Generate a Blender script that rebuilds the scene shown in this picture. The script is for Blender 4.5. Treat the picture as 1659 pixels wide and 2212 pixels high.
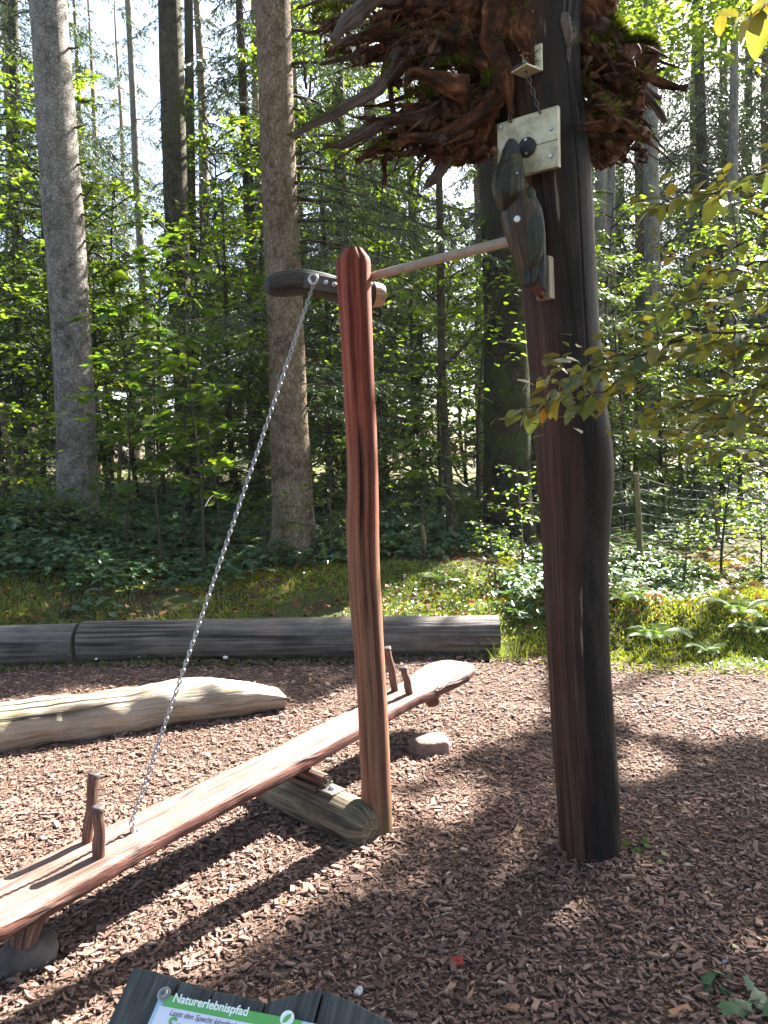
import bpy, math, random
import numpy as np
from mathutils import Matrix, Vector

scene = bpy.context.scene
for o in list(bpy.data.objects):
    bpy.data.objects.remove(o)
COL = scene.collection
rad = math.radians

# ------------------------------------------------------------------ camera
F_PX = 1662.0                      # focal length in units of a 1659 x 2212 picture
CX, CY = 829.5, 1106.0
PITCH, ROLL = rad(3.8), rad(1.5)
CAM = np.array([0.0, 0.0, 1.6])
FWD = np.array([0, math.cos(PITCH), -math.sin(PITCH)])
R0 = np.array([1.0, 0, 0]); U0 = np.array([0, math.sin(PITCH), math.cos(PITCH)])
RGT = R0 * math.cos(ROLL) - U0 * math.sin(ROLL)
UPV = U0 * math.cos(ROLL) + R0 * math.sin(ROLL)
cd = bpy.data.cameras.new('camera'); cam = bpy.data.objects.new('camera', cd); COL.objects.link(cam)
cd.sensor_fit = 'VERTICAL'; cd.sensor_height = 36.0; cd.lens = 36.0 * F_PX / 2212.0
cd.clip_start = 0.05; cd.clip_end = 1500
cam.matrix_world = Matrix(((RGT[0], UPV[0], -FWD[0], CAM[0]), (RGT[1], UPV[1], -FWD[1], CAM[1]), (RGT[2], UPV[2], -FWD[2], CAM[2]), (0, 0, 0, 1)))
scene.camera = cam

# ------------------------------------------------------------------ sky, sun, exposure
SUN_AZ, SUN_EL = rad(42.3), rad(40.0)
SUN = np.array([math.sin(SUN_AZ) * math.cos(SUN_EL), math.cos(SUN_AZ) * math.cos(SUN_EL), math.sin(SUN_EL)])
w = bpy.data.worlds.new('World'); scene.world = w; w.use_nodes = True
nt = w.node_tree; nt.nodes.clear()
sky = nt.nodes.new('ShaderNodeTexSky'); sky.sky_type = 'NISHITA'; sky.sun_disc = False
sky.sun_elevation = SUN_EL; sky.sun_rotation = SUN_AZ
sky.air_density = 0.9; sky.dust_density = 3.0; sky.ozone_density = 1.0
bg = nt.nodes.new('ShaderNodeBackground'); bg.inputs[1].default_value = 0.05
wo = nt.nodes.new('ShaderNodeOutputWorld')
nt.links.new(sky.outputs[0], bg.inputs[0]); nt.links.new(bg.outputs[0], wo.inputs[0])
sd = bpy.data.lights.new('sun', 'SUN'); sd.energy = 5.0; sd.angle = rad(0.5); sd.color = (1.0, 0.95, 0.87)
sun = bpy.data.objects.new('sun', sd); COL.objects.link(sun)
sun.rotation_euler = Vector(SUN).to_track_quat('Z', 'Y').to_euler()
scene.view_settings.view_transform = 'Standard'; scene.view_settings.look = 'None'
scene.view_settings.gamma = 1.0; scene.view_settings.use_curve_mapping = False
scene.view_settings.exposure = 3.35
scene.render.engine = 'CYCLES'
cy = scene.cycles
cy.max_bounces = 7; cy.diffuse_bounces = 4; cy.glossy_bounces = 3; cy.transmission_bounces = 4; cy.transparent_max_bounces = 4
cy.use_denoising = True
cy.sample_clamp_indirect = 6.0
cy.use_adaptive_sampling = True; cy.adaptive_threshold = 0.015

# ------------------------------------------------------------------ numpy mesh helpers
rng = np.random.default_rng(7)
def sines(P, scale, seed, octaves=3):
    r = np.random.default_rng(seed); P = np.asarray(P, float); out = 0; amp = 1.0; tot = 0
    for o in range(octaves):
        for k in range(4):
            d = r.normal(size=P.shape[-1]); d /= np.linalg.norm(d)
            out = out + amp * np.sin((P @ d) * scale * (0.7 + 0.6 * r.random()) + r.random() * 6.28)
        tot += amp * 2.0; amp *= 0.5; scale *= 2.1
    return out / tot
def sstep(a, b, x):
    t = np.clip((np.asarray(x, float) - a) / (b - a), 0, 1); return t * t * (3 - 2 * t)

def terrain(x, y):
    x = np.asarray(x, float); y = np.asarray(y, float)
    rise = 0.62 - 0.30 * sstep(0.5, 4.0, x) + 0.28 * sstep(-2.0, -5.0, x)
    h = rise * sstep(6.15, 11.0, y) + 0.5 * sstep(12, 40, y)
    P = np.stack([x, y], -1)
    n = sines(P, 1.6, 3, 3)
    h = h + n * 0.10 * sstep(6.4, 8.5, y)
    # mossy mounds on the bank at the edge of the path
    for mx, my, r, a in ((2.15, 6.75, 0.55, .26), (2.9, 6.5, .5, .2), (1.75, 7.3, .6, .2), (3.4, 7.0, .6, .3), (-4.6, 8.8, 1.3, .3)):
        h = h + a * np.exp(-((x - mx) ** 2 + (y - my) ** 2) / (r * r))
    # chips slightly heaped round the posts
    for mx, my, r, a in ((0.78, 3.05, .3, .03), (-.03, 3.3, .25, .02)):
        h = h + a * np.exp(-((x - mx) ** 2 + (y - my) ** 2) / (r * r))
    return h + 0.012 * sines(P, 2.3, 9, 2)
def path_edge(x):
    return np.interp(x, [-20, .6, 1.2, 1.8, 2.8, 4, 8, 20], [6.35, 6.25, 6.0, 5.8, 5.5, 5.2, 4.6, 4.2])
def hz(x, y): return float(terrain(x, y))
def ray(px, py): return FWD + (px - CX) / F_PX * RGT - (py - CY) / F_PX * UPV
def P(px, py, d): return CAM + d * ray(px, py)            # a point at camera depth d
def G(px, py, z=None):                                    # a point on the ground
    r = ray(px, py); t = 0.0
    if z is not None:
        return CAM + r * ((z - CAM[2]) / r[2])
    t = 0.8
    while t < 80:
        p = CAM + r * t
        if p[2] < hz(p[0], p[1]): return p
        t += 0.01 + t * 0.003
    return CAM + r * t
def on_ground(px, d):                                     # the ground below image column px at depth d
    p = P(px, 1100, d); p[2] = hz(p[0], p[1]); return p
def nrm(v):
    v = np.asarray(v, float); return v / (np.linalg.norm(v, axis=-1, keepdims=True) + 1e-12)

class Geo:
    """collects vertices, faces and per-vertex attributes"""
    def __init__(s): s.V = []; s.F3 = []; s.F4 = []; s.gc = []; s.rnd = []; s.n = 0
    def add(s, V, F, gc=None, rnd=None):
        V = np.asarray(V, float).reshape(-1, 3); k = len(V)
        for f in (F if isinstance(F, list) else [F]):
            f = np.asarray(f, np.int64)
            if f.size == 0: continue
            (s.F3 if f.shape[1] == 3 else s.F4).append(f + s.n)
        s.V.append(V); s.gc.append(V.copy() if gc is None else np.asarray(gc, float).reshape(-1, 3))
        s.rnd.append(np.full(k, 0.5) if rnd is None else np.broadcast_to(np.asarray(rnd, float), (k,)).copy())
        s.n += k; return s
    def arrays(s):
        V = np.concatenate(s.V); gc = np.concatenate(s.gc); rnd = np.concatenate(s.rnd)
        F3 = np.concatenate(s.F3) if s.F3 else np.zeros((0, 3), int); F4 = np.concatenate(s.F4) if s.F4 else np.zeros((0, 4), int)
        return V, F3, F4, gc, rnd
    def mesh(s, name, mat, origin=(0, 0, 0), smooth=True):
        V, F3, F4, gc, rnd = s.arrays()
        V = V - np.asarray(origin, float)
        me = bpy.data.meshes.new(name)
        me.vertices.add(len(V)); me.vertices.foreach_set('co', V.astype(np.float32).ravel())
        nl = F3.size + F4.size; npol = len(F3) + len(F4)
        me.loops.add(nl); me.loops.foreach_set('vertex_index', np.concatenate([F3.ravel(), F4.ravel()]).astype(np.int32))
        me.polygons.add(npol)
        st = np.concatenate([np.arange(len(F3)) * 3, F3.size + np.arange(len(F4)) * 4]).astype(np.int32)
        me.polygons.foreach_set('loop_start', st)
        me.polygons.foreach_set('use_smooth', np.full(npol, smooth))
        a = me.attributes.new('gc', 'FLOAT_VECTOR', 'POINT'); a.data.foreach_set('vector', gc.astype(np.float32).ravel())
        a = me.attributes.new('rnd', 'FLOAT', 'POINT'); a.data.foreach_set('value', rnd.astype(np.float32))
        me.materials.append(mat); me.update(calc_edges=True); me.validate(); return me

ORG = {}
def put(name, geo, mat, parent=None, smooth=True, label=None, cat=None, group=None, kind=None, sharp=None):
    """a mesh object; the geometry is in world space, stored relative to its thing's origin"""
    org = ORG[parent] if parent else (0, 0, 0)
    me = geo if isinstance(geo, bpy.types.Mesh) else geo.mesh(name, mat, org, smooth)
    if sharp is not None: me.set_sharp_from_angle(angle=rad(sharp))
    o = bpy.data.objects.new(name, me); COL.objects.link(o)
    if parent: o.parent = parent
    ORG[o] = org; tag(o, label, cat, group, kind); return o
def tag(o, label=None, cat=None, group=None, kind=None):
    for k, v in (('label', label), ('category', cat), ('group', group), ('kind', kind)):
        if v: o[k] = v
    return o
def thing(name, loc, label, cat, group=None):
    o = bpy.data.objects.new(name, None); COL.objects.link(o); o.location = tuple(float(v) for v in loc)
    o.empty_display_size = .1
    ORG[o] = np.asarray(loc, float); return tag(o, label, cat, group)
def share(name, me, parent, M):
    """a child that shares mesh data, placed with a world matrix M"""
    o = bpy.data.objects.new(name, me); COL.objects.link(o)
    if parent:
        o.parent = parent; o.matrix_local = Matrix.Translation(Vector(ORG[parent])).inverted() @ M
        ORG[o] = ORG[parent]
    else: o.matrix_world = M
    return o
def kids(o): return [c for c in bpy.data.objects if c.parent == o]
def copy_tree(o, parts, loc, rz=0, sc=1, label=None, group=None):
    c = o.copy(); COL.objects.link(c); c.location = tuple(float(v) for v in loc); c.rotation_euler = (0, 0, rz); c.scale = (sc, sc, sc)
    if label: c['label'] = label
    if group: c['group'] = group
    for p in parts:
        q = p.copy(); COL.objects.link(q); q.parent = c
    return c

def frames(pts):
    pts = np.asarray(pts, float); T = nrm(np.gradient(pts, axis=0))
    a = np.array([0, 0, 1.0]) if abs(T[0][2]) < .9 else np.array([1.0, 0, 0])
    u = nrm(np.cross(T[0], a)); U = [u]
    for i in range(1, len(pts)):
        u = U[-1] - T[i] * (U[-1] @ T[i]); U.append(nrm(u))
    U = np.array(U); return T, U, np.cross(T, U)
def resample(pts, n, extra=None):
    pts = np.asarray(pts, float); s = np.r_[0, np.cumsum(np.linalg.norm(np.diff(pts, axis=0), axis=1))]
    # smooth (Catmull-Rom like) through cubic Hermite on arc length
    m = np.gradient(pts, s, axis=0); q = np.linspace(0, s[-1], n)
    i = np.clip(np.searchsorted(s, q) - 1, 0, len(s) - 2); h = (s[i + 1] - s[i]); t = ((q - s[i]) / h)[:, None]; h = h[:, None]
    out = (2*t**3-3*t**2+1)*pts[i] + (t**3-2*t**2+t)*h*m[i] + (-2*t**3+3*t**2)*pts[i+1] + (t**3-t**2)*h*m[i+1]
    if extra is None: return out
    return out, np.interp(q, s, np.asarray(extra, float))
def tube(pts, radii, seg=12, cap=True, bump=0.0, bscale=8.0, ridge=0.0, nridge=5, seed=0, squash=None, dome=0.0, geo=None, rnd=0.5):
    """a tapered tube along a polyline; gc holds (cos, sin, length) bark coordinates"""
    pts = np.asarray(pts, float); n = len(pts); radii = np.broadcast_to(np.asarray(radii, float), (n,))
    T, U, W = frames(pts); th = np.linspace(0, 2 * math.pi, seg, endpoint=False)
    s = np.r_[0, np.cumsum(np.linalg.norm(np.diff(pts, axis=0), axis=1))]
    c, sn = np.cos(th), np.sin(th)
    Rm = radii[:, None] * np.ones(seg)
    if bump or ridge:
        Q = np.stack([np.broadcast_to(c, (n, seg)) * radii[:, None], np.broadcast_to(sn, (n, seg)) * radii[:, None], np.broadcast_to(s[:, None], (n, seg))], -1)
        if bump: Rm = Rm * (1 + bump * sines(Q, bscale, seed + 11, 3))
        if ridge:
            ph = np.random.default_rng(seed).random() * 6
            Rm = Rm * (1 + ridge * np.abs(np.sin(th * nridge * .5 + ph + s[:, None] * 1.5)) - ridge * .5)
    if squash is not None: c2, s2 = c * squash[0], sn * squash[1]
    else: c2, s2 = c, sn
    V = pts[:, None] + U[:, None] * (Rm * c2)[..., None] + W[:, None] * (Rm * s2)[..., None]
    gc = np.stack([np.broadcast_to(c, (n, seg)) * radii.mean(), np.broadcast_to(sn, (n, seg)) * radii.mean(), np.broadcast_to(s[:, None], (n, seg))], -1)
    i = np.arange(n - 1)[:, None] * seg; j = np.arange(seg)[None]; k = (j + 1) % seg
    F = np.stack([i + j, i + k, i + seg + k, i + seg + j], -1).reshape(-1, 4)
    g = geo or Geo()
    g.add(V.reshape(-1, 3), F, gc.reshape(-1, 3), rnd)
    if cap:
        for e, sgn in ((0, -1), (n - 1, 1)):
            ring = V[e]; ctr = ring.mean(0) + T[e] * sgn * dome * radii[e]
            VV = np.vstack([ring, ctr]); a = np.arange(seg); b = (a + 1) % seg
            f = np.stack([a, b, np.full(seg, seg)], -1) if sgn > 0 else np.stack([b, a, np.full(seg, seg)], -1)
            gcc = np.vstack([gc[e], [0, 0, s[e]]])
            g.add(VV, f, gcc, rnd)
    return g
def box(c, X, Y, Z, geo=None, bev=0.0, rnd=0.5):
    """box with centre c and half-axis vectors; edges chamfered by bev (fraction of a half axis in metres)"""
    c, X, Y, Z = (np.asarray(v, float) for v in (c, X, Y, Z)); g = geo or Geo()
    lx, ly, lz = (np.linalg.norm(v) for v in (X, Y, Z))
    if bev <= 0:
        S = np.array([(x, y, z) for x in (-1, 1) for y in (-1, 1) for z in (-1, 1)], float)
        V = c + S[:, :1] * X + S[:, 1:2] * Y + S[:, 2:] * Z
        F = np.array([[0, 1, 3, 2], [4, 6, 7, 5], [0, 4, 5, 1], [2, 3, 7, 6], [0, 2, 6, 4], [1, 5, 7, 3]])
        return g.add(V, F, S * [lx, ly, lz], rnd)
    bm = __import__('bmesh').new(); bmesh = __import__('bmesh')
    bmesh.ops.create_cube(bm, size=2.0)
    for v in bm.verts: v.co = Vector((v.co.x * lx, v.co.y * ly, v.co.z * lz))
    bmesh.ops.bevel(bm, geom=bm.edges[:], offset=bev, segments=2, profile=.6, affect='EDGES')
    bm.verts.index_update(); L = np.array([v.co[:] for v in bm.verts])
    F3 = [[v.index for v in f.verts] for f in bm.faces if len(f.verts) == 3]; F4 = [[v.index for v in f.verts] for f in bm.faces if len(f.verts) == 4]
    bm.free()
    V = c + L[:, :1] * X / lx + L[:, 1:2] * Y / ly + L[:, 2:] * Z / lz
    fl = []
    if F3: fl.append(np.array(F3))
    if F4: fl.append(np.array(F4))
    return g.add(V, fl, L, rnd)
def disc(c, n, r, h, seg=20, geo=None, dome=.25):
    """a low round head: rim of radius r, height h along n"""
    c = np.asarray(c, float); n = nrm(n)
    return tube(np.array([c, c + n * h * .75, c + n * h]), [r, r, r * .85], seg, True, dome=dome * .3, geo=geo)
def ellipsoid(c, A, nu=24, nv=14, noise=0.0, nscale=4.0, seed=0, geo=None, rnd=.5, flat=None):
    """a noisy ellipsoid; A = 3 axis vectors"""
    A = np.asarray(A, float); u = np.linspace(0, 2 * math.pi, nu, endpoint=False); v = np.linspace(0, math.pi, nv)
    S = np.stack([np.outer(np.sin(v), np.cos(u)), np.outer(np.sin(v), np.sin(u)), np.outer(np.cos(v), np.ones(nu))], -1)
    if flat: S = np.sign(S) * np.abs(S) ** flat
    if noise: S = S * (1 + noise * sines(S, nscale, seed, 3))[..., None]
    V = np.asarray(c, float) + S @ A
    i = np.arange(nv - 1)[:, None] * nu; j = np.arange(nu)[None]; k = (j + 1) % nu
    F = np.stack([i + j, i + nu + j, i + nu + k, i + k], -1).reshape(-1, 4)
    g = geo or Geo(); return g.add(V.reshape(-1, 3), F, (V - np.asarray(c)).reshape(-1, 3), rnd)
def scatter(TV, TF, pos, X, Y, Z, scale, rnd, geo=None):
    """N transformed copies of a template mesh (TV, TF) joined in one mesh"""
    pos = np.asarray(pos, float); N = len(pos); n = len(TV)
    scale = np.broadcast_to(np.asarray(scale, float).reshape(-1, 1) if np.ndim(scale) < 2 else np.asarray(scale, float), (N, 3)) if np.ndim(scale) else np.full((N, 3), scale)
    V = pos[:, None] + TV[None, :, :1] * (X * scale[:, :1])[:, None] + TV[None, :, 1:2] * (Y * scale[:, 1:2])[:, None] + TV[None, :, 2:] * (Z * scale[:, 2:])[:, None]
    off = (np.arange(N) * n)[:, None, None]
    Fl = [(f[None] + off).reshape(-1, f.shape[1]) for f in (TF if isinstance(TF, list) else [TF])]
    g = geo or Geo()
    gc = np.broadcast_to(TV[None], (N, n, 3)).reshape(-1, 3) * np.repeat(scale, n, 0) + np.repeat(np.stack([rnd * 37, rnd * 91, rnd * 53], -1), n, 0)
    return g.add(V.reshape(-1, 3), Fl, gc, np.repeat(np.broadcast_to(rnd, (N,)), n))
def rand_frames(r, N, tilt, heading=None):
    """random frames: Z near up with a tilt (radians, sigma), X heading"""
    h = r.random(N) * 2 * math.pi if heading is None else heading
    Z = nrm(np.stack([r.normal(0, tilt, N), r.normal(0, tilt, N), np.ones(N)], -1))
    X = np.stack([np.cos(h), np.sin(h), np.zeros(N)], -1); X = nrm(X - Z * (X * Z).sum(1, keepdims=True))
    return X, np.cross(Z, X), Z
LEAF_V = np.array([(0, 0, 0), (.35, .5, .07), (.75, .34, .03), (1, 0, -.07), (.75, -.34, .03), (.35, -.5, .07)], float)
LEAF_F = np.array([[0, 3, 2, 1], [0, 5, 4, 3]])
_m = [(0, 0), (.12, .28), (.02, .5), (.3, .42), (.5, .62), (.56, .34), (.75, .3), (1, 0), (.75, -.3), (.56, -.34), (.5, -.62), (.3, -.42), (.02, -.5), (.12, -.28)]
MAPLE_V = np.array([(x, y, -.12 * x * x - .1 * abs(y)) for x, y in _m] + [(.33, 0, .03)], float)
MAPLE_F = np.array([[i, (i + 1) % 14, 14] for i in range(14)])
TWIG_V = np.array([(0, 0, 0), (.35, .5, 0), (1, 0, 0), (.35, -.5, 0)], float); TWIG_F = np.array([[0, 3, 2, 1]])
BLADE_V = np.array([(0, .5, 0), (0, -.5, 0), (.12, .35, .5), (.12, -.35, .5), (.42, 0, 1)], float); BLADE_F = [np.array([[0, 1, 3, 2]]), np.array([[2, 3, 4]])]
# ------------------------------------------------------------------ materials
class MT:
    def __init__(s, name):
        s.m = bpy.data.materials.new(name); s.m.use_nodes = True; s.t = s.m.node_tree; s.t.nodes.clear()
        s.out = s.t.nodes.new('ShaderNodeOutputMaterial')
    def n(s, ty, **kw):
        x = s.t.nodes.new(ty)
        for k, v in kw.items(): setattr(x, k, v)
        return x
    def l(s, a, b): s.t.links.new(a, b)
    def inp(s, sock, v):
        if hasattr(v, 'is_linked') or isinstance(v, bpy.types.NodeSocket): s.l(v, sock)
        else: sock.default_value = v
    def attr(s, name): return s.n('ShaderNodeAttribute', attribute_name=name)
    def gc(s, scale=(1, 1, 1)):
        mp = s.n('ShaderNodeMapping'); s.l(s.attr('gc').outputs['Vector'], mp.inputs[0]); mp.inputs['Scale'].default_value = scale; return mp.outputs[0]
    def obj(s, scale=(1, 1, 1)):
        mp = s.n('ShaderNodeMapping'); s.l(s.n('ShaderNodeTexCoord').outputs['Object'], mp.inputs[0]); mp.inputs['Scale'].default_value = scale; return mp.outputs[0]
    def noise(s, vec, scale, detail=4, rough=.6, dist=0.0):
        x = s.n('ShaderNodeTexNoise'); s.l(vec, x.inputs['Vector']); x.inputs['Scale'].default_value = scale; x.inputs['Detail'].default_value = detail
        x.inputs['Roughness'].default_value = rough; x.inputs['Distortion'].default_value = dist; return x.outputs['Fac']
    def voro(s, vec, scale, feature='F1', out='Distance', rnd=1.0):
        x = s.n('ShaderNodeTexVoronoi', feature=feature); s.l(vec, x.inputs['Vector']); x.inputs['Scale'].default_value = scale; x.inputs['Randomness'].default_value = rnd
        return x.outputs[out]
    def ramp(s, fac, stops, interp='LINEAR'):
        x = s.n('ShaderNodeValToRGB'); x.color_ramp.interpolation = interp
        e = x.color_ramp.elements
        while len(e) < len(stops): e.new(.5)
        for k, (p, c) in zip(e, stops):
            k.position = p; k.color = (c, c, c, 1) if not hasattr(c, '__len__') else (*c, 1)
        s.inp(x.inputs[0], fac); return x.outputs[0]
    def mix(s, fac, a, b, blend='MIX'):
        x = s.n('ShaderNodeMix', data_type='RGBA', blend_type=blend)
        s.inp(x.inputs[0], fac)
        for sock, v in ((x.inputs[6], a), (x.inputs[7], b)):
            if isinstance(v, tuple): sock.default_value = (*v, 1)
            else: s.l(v, sock)
        return x.outputs[2]
    def math(s, op, a, b=0.5, clamp=False):
        x = s.n('ShaderNodeMath', operation=op, use_clamp=clamp); s.inp(x.inputs[0], a); s.inp(x.inputs[1], b); return x.outputs[0]
    def sep(s, vec):
        x = s.n('ShaderNodeSeparateXYZ'); s.l(vec, x.inputs[0]); return x.outputs
    def bump(s, h, strength=.5, dist=.01, nrm=None):
        x = s.n('ShaderNodeBump'); s.l(h, x.inputs['Height']); x.inputs['Strength'].default_value = strength; x.inputs['Distance'].default_value = dist
        if nrm: s.l(nrm, x.inputs['Normal'])
        return x.outputs[0]
    def bsdf(s, color, rough=.7, normal=None, metal=0.0, spec=.4):
        x = s.n('ShaderNodeBsdfPrincipled')
        if isinstance(color, tuple): x.inputs['Base Color'].default_value = (*color, 1)
        else: s.l(color, x.inputs['Base Color'])
        s.inp(x.inputs['Roughness'], rough); s.inp(x.inputs['Metallic'], metal); x.inputs['Specular IOR Level'].default_value = spec
        if normal: s.l(normal, x.inputs['Normal'])
        return x
    def done(s, shader): s.l(shader.outputs[0], s.out.inputs[0]); return s.m

def m_plain(name, c, rough=.6, metal=0.0, var=.15):
    t = MT(name); n = t.noise(t.obj(), 30, 4)
    col = t.mix(t.ramp(n, [(.3, 0.0), (.7, 1.0)]), tuple(v * (1 - var) for v in c), tuple(min(1, v * (1 + var)) for v in c))
    return t.done(t.bsdf(col, rough, t.bump(n, .15, .002), metal))
def m_wood(name, stops, streak=(14, 14, .8), rough=.65, crack=.5, moss=None, bumpd=.004, fine=(60, 60, 2.0), cw=.08):
    """weathered round timber: streaks along the length, drying cracks, optional algae"""
    t = MT(name); a = t.noise(t.gc(tuple(s_ * k_ for s_, k_ in zip(streak, (2.6, 2.6, 1.5)))), 1.0, 6, .72); b = t.noise(t.gc(tuple(s_ * 1.6 for s_ in fine)), 1.0, 3, .6); big = t.noise(t.gc((4, 4, 2.2)), 1.6, 5, .65)
    f = t.math('ADD', t.math('MULTIPLY', a, .55), t.math('ADD', t.math('MULTIPLY', b, .2), t.math('MULTIPLY', big, .35)))
    f = t.math('ADD', t.math('MULTIPLY', t.math('SUBTRACT', f, .55), 2.3), .53)
    col = t.ramp(f, stops)
    cr = t.voro(t.gc((18, 18, .28)), 1.0, 'DISTANCE_TO_EDGE'); crk = t.ramp(cr, [(cw * .3, 0.0), (cw, 1.0)])
    thr = t.ramp(t.noise(t.gc((5, 5, .7)), 1.0, 2), [(.5, 1.0), (.6, 0.0)])
    crk = t.math('MAXIMUM', crk, thr)
    col = t.mix(t.math('MULTIPLY', t.math('SUBTRACT', 1.0, crk), crack), col, (.018, .012, .009))
    if moss:
        mm = t.ramp(t.noise(t.gc((3, 3, 1.2)), 2.0, 5, .7), [(moss[1], 0.0), (moss[1] + .15, 1.0)])
        col = t.mix(t.math('MULTIPLY', mm, moss[2]), col, moss[0])
    h = t.math('ADD', t.math('MULTIPLY', crk, .8), t.math('ADD', t.math('MULTIPLY', b, .35), t.math('MULTIPLY', a, .5)))
    return t.done(t.bsdf(col, rough, t.bump(h, .7, bumpd), spec=.3))
def m_bark(name, dark, mid, light, scale=(16, 16, 9), lichen=None, moss=None, plate=.62):
    """plated spruce or fir bark"""
    t = MT(name); wn = t.n('ShaderNodeTexNoise'); t.l(t.gc(tuple(x * .9 for x in scale)), wn.inputs['Vector']); wn.inputs['Scale'].default_value = 1.0; wn.inputs['Detail'].default_value = 3
    va = t.n('ShaderNodeVectorMath', operation='MULTIPLY_ADD'); t.l(wn.outputs['Color'], va.inputs[0]); va.inputs[1].default_value = (1.3, 1.3, 1.3); t.l(t.gc(scale), va.inputs[2]); v = va.outputs[0]
    e = t.voro(v, 1.0, 'DISTANCE_TO_EDGE'); e2 = t.voro(t.gc(tuple(x * 2.3 for x in scale)), 1.0, 'DISTANCE_TO_EDGE')
    n = t.noise(t.gc((7, 7, 4)), 1.5, 6, .7); big = t.noise(t.gc((1.2, 1.2, .6)), 1.6, 4, .6)
    cr = t.ramp(e, [(0.0, 0.0), (.13, 1.0)]); cr2 = t.ramp(e2, [(0.0, .35), (.1, 1.0)])
    crk = t.math('MULTIPLY', cr, cr2)
    col = t.ramp(t.math('ADD', t.math('MULTIPLY', n, .6), t.math('MULTIPLY', big, .4)), [(.38, dark), (.5, mid), (.62, light)])
    if lichen:
        lm = t.ramp(t.noise(t.gc((5, 5, 4)), 2.2, 6, .75), [(.52, 0.0), (.62, 1.0)]); col = t.mix(t.math('MULTIPLY', lm, .7), col, lichen)
    if moss:
        mm = t.ramp(t.noise(t.gc((2, 2, 1)), 2.0, 6, .7), [(moss[1], 0.0), (moss[1] + .14, 1.0)]); col = t.mix(mm, col, moss[0])
    col = t.mix(t.math('MULTIPLY', t.math('SUBTRACT', 1.0, crk), plate), col, tuple(x * .3 for x in dark))
    h = t.math('ADD', crk, t.math('MULTIPLY', n, .6))
    return t.done(t.bsdf(col, .9, t.bump(h, .9, .02), spec=.15))
def m_leaf(name, stops, trans=.4, rough=.42, spec=.4, tcol=1.5, tint=(1.0, 1.05, .35)):
    t = MT(name); r = t.attr('rnd').outputs['Fac']
    oi = t.n('ShaderNodeObjectInfo').outputs['Random']
    f = t.math('ADD', t.math('MULTIPLY', r, .8), t.math('MULTIPLY', oi, .2))
    col = t.ramp(f, stops)
    col = t.mix(t.math('MULTIPLY', t.noise(t.gc(), 60, 3), .5), col, t.mix(1.0, col, (.45, .45, .4), 'MULTIPLY'))
    p = t.bsdf(col, rough, spec=spec)
    tr = t.n('ShaderNodeBsdfTranslucent'); t.l(t.mix(1.0, col, tuple(tcol * v for v in tint), 'MULTIPLY'), tr.inputs[0])
    mx = t.n('ShaderNodeMixShader'); mx.inputs[0].default_value = trans; t.l(p.outputs[0], mx.inputs[1]); t.l(tr.outputs[0], mx.inputs[2])
    return t.done(mx)

M = {}
def m_red_post():
    t = MT('red_stained_wood'); side = t.attr('rnd').outputs['Fac']; x, y, z = t.sep(t.attr('gc').outputs['Vector'])
    a = t.noise(t.gc((40, 40, 1.3)), 1.0, 6, .72); f = t.noise(t.gc((150, 150, 5)), 1.0, 3); big = t.noise(t.gc((5, 5, 1.6)), 1.0, 4)
    red = t.ramp(a, [(.34, (.09, .02, .013)), (.48, (.22, .058, .034)), (.62, (.28, .09, .055)), (.75, (.34, .18, .115))])
    brown = t.ramp(a, [(.34, (.07, .03, .018)), (.48, (.19, .085, .05)), (.62, (.26, .132, .08)), (.78, (.33, .22, .15))])
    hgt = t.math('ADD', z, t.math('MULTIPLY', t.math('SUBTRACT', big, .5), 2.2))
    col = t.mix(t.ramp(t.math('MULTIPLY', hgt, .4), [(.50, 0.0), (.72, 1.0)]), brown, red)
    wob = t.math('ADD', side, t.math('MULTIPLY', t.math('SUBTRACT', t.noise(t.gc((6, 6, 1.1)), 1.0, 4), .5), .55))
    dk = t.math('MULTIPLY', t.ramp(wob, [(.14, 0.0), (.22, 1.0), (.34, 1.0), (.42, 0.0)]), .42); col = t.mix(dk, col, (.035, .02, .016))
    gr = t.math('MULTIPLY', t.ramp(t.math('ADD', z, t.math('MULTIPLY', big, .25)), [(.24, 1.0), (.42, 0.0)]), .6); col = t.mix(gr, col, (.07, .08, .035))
    cr = t.ramp(t.voro(t.gc((15, 15, .3)), 1.0, 'DISTANCE_TO_EDGE'), [(.02, 0.0), (.085, 1.0)]); thr = t.ramp(t.noise(t.gc((6, 6, .6)), 1.0, 2), [(.52, 1.0), (.58, 0.0)]); cr = t.math('MAXIMUM', cr, thr)
    col = t.mix(t.math('SUBTRACT', 1.0, cr), col, (.015, .008, .006))
    kn = t.ramp(t.voro(t.gc((7, 7, 2.2)), 1.0), [(.05, 1.0), (.09, 0.0)]); col = t.mix(t.math('MULTIPLY', kn, .8), col, (.03, .015, .01))
    h = t.math('ADD', t.math('MULTIPLY', cr, 1.2), t.math('ADD', t.math('MULTIPLY', f, .3), t.math('MULTIPLY', a, .5)))
    return t.done(t.bsdf(col, .75, t.bump(h, .8, .006), spec=.15))
M['red_post'] = m_red_post()
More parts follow.
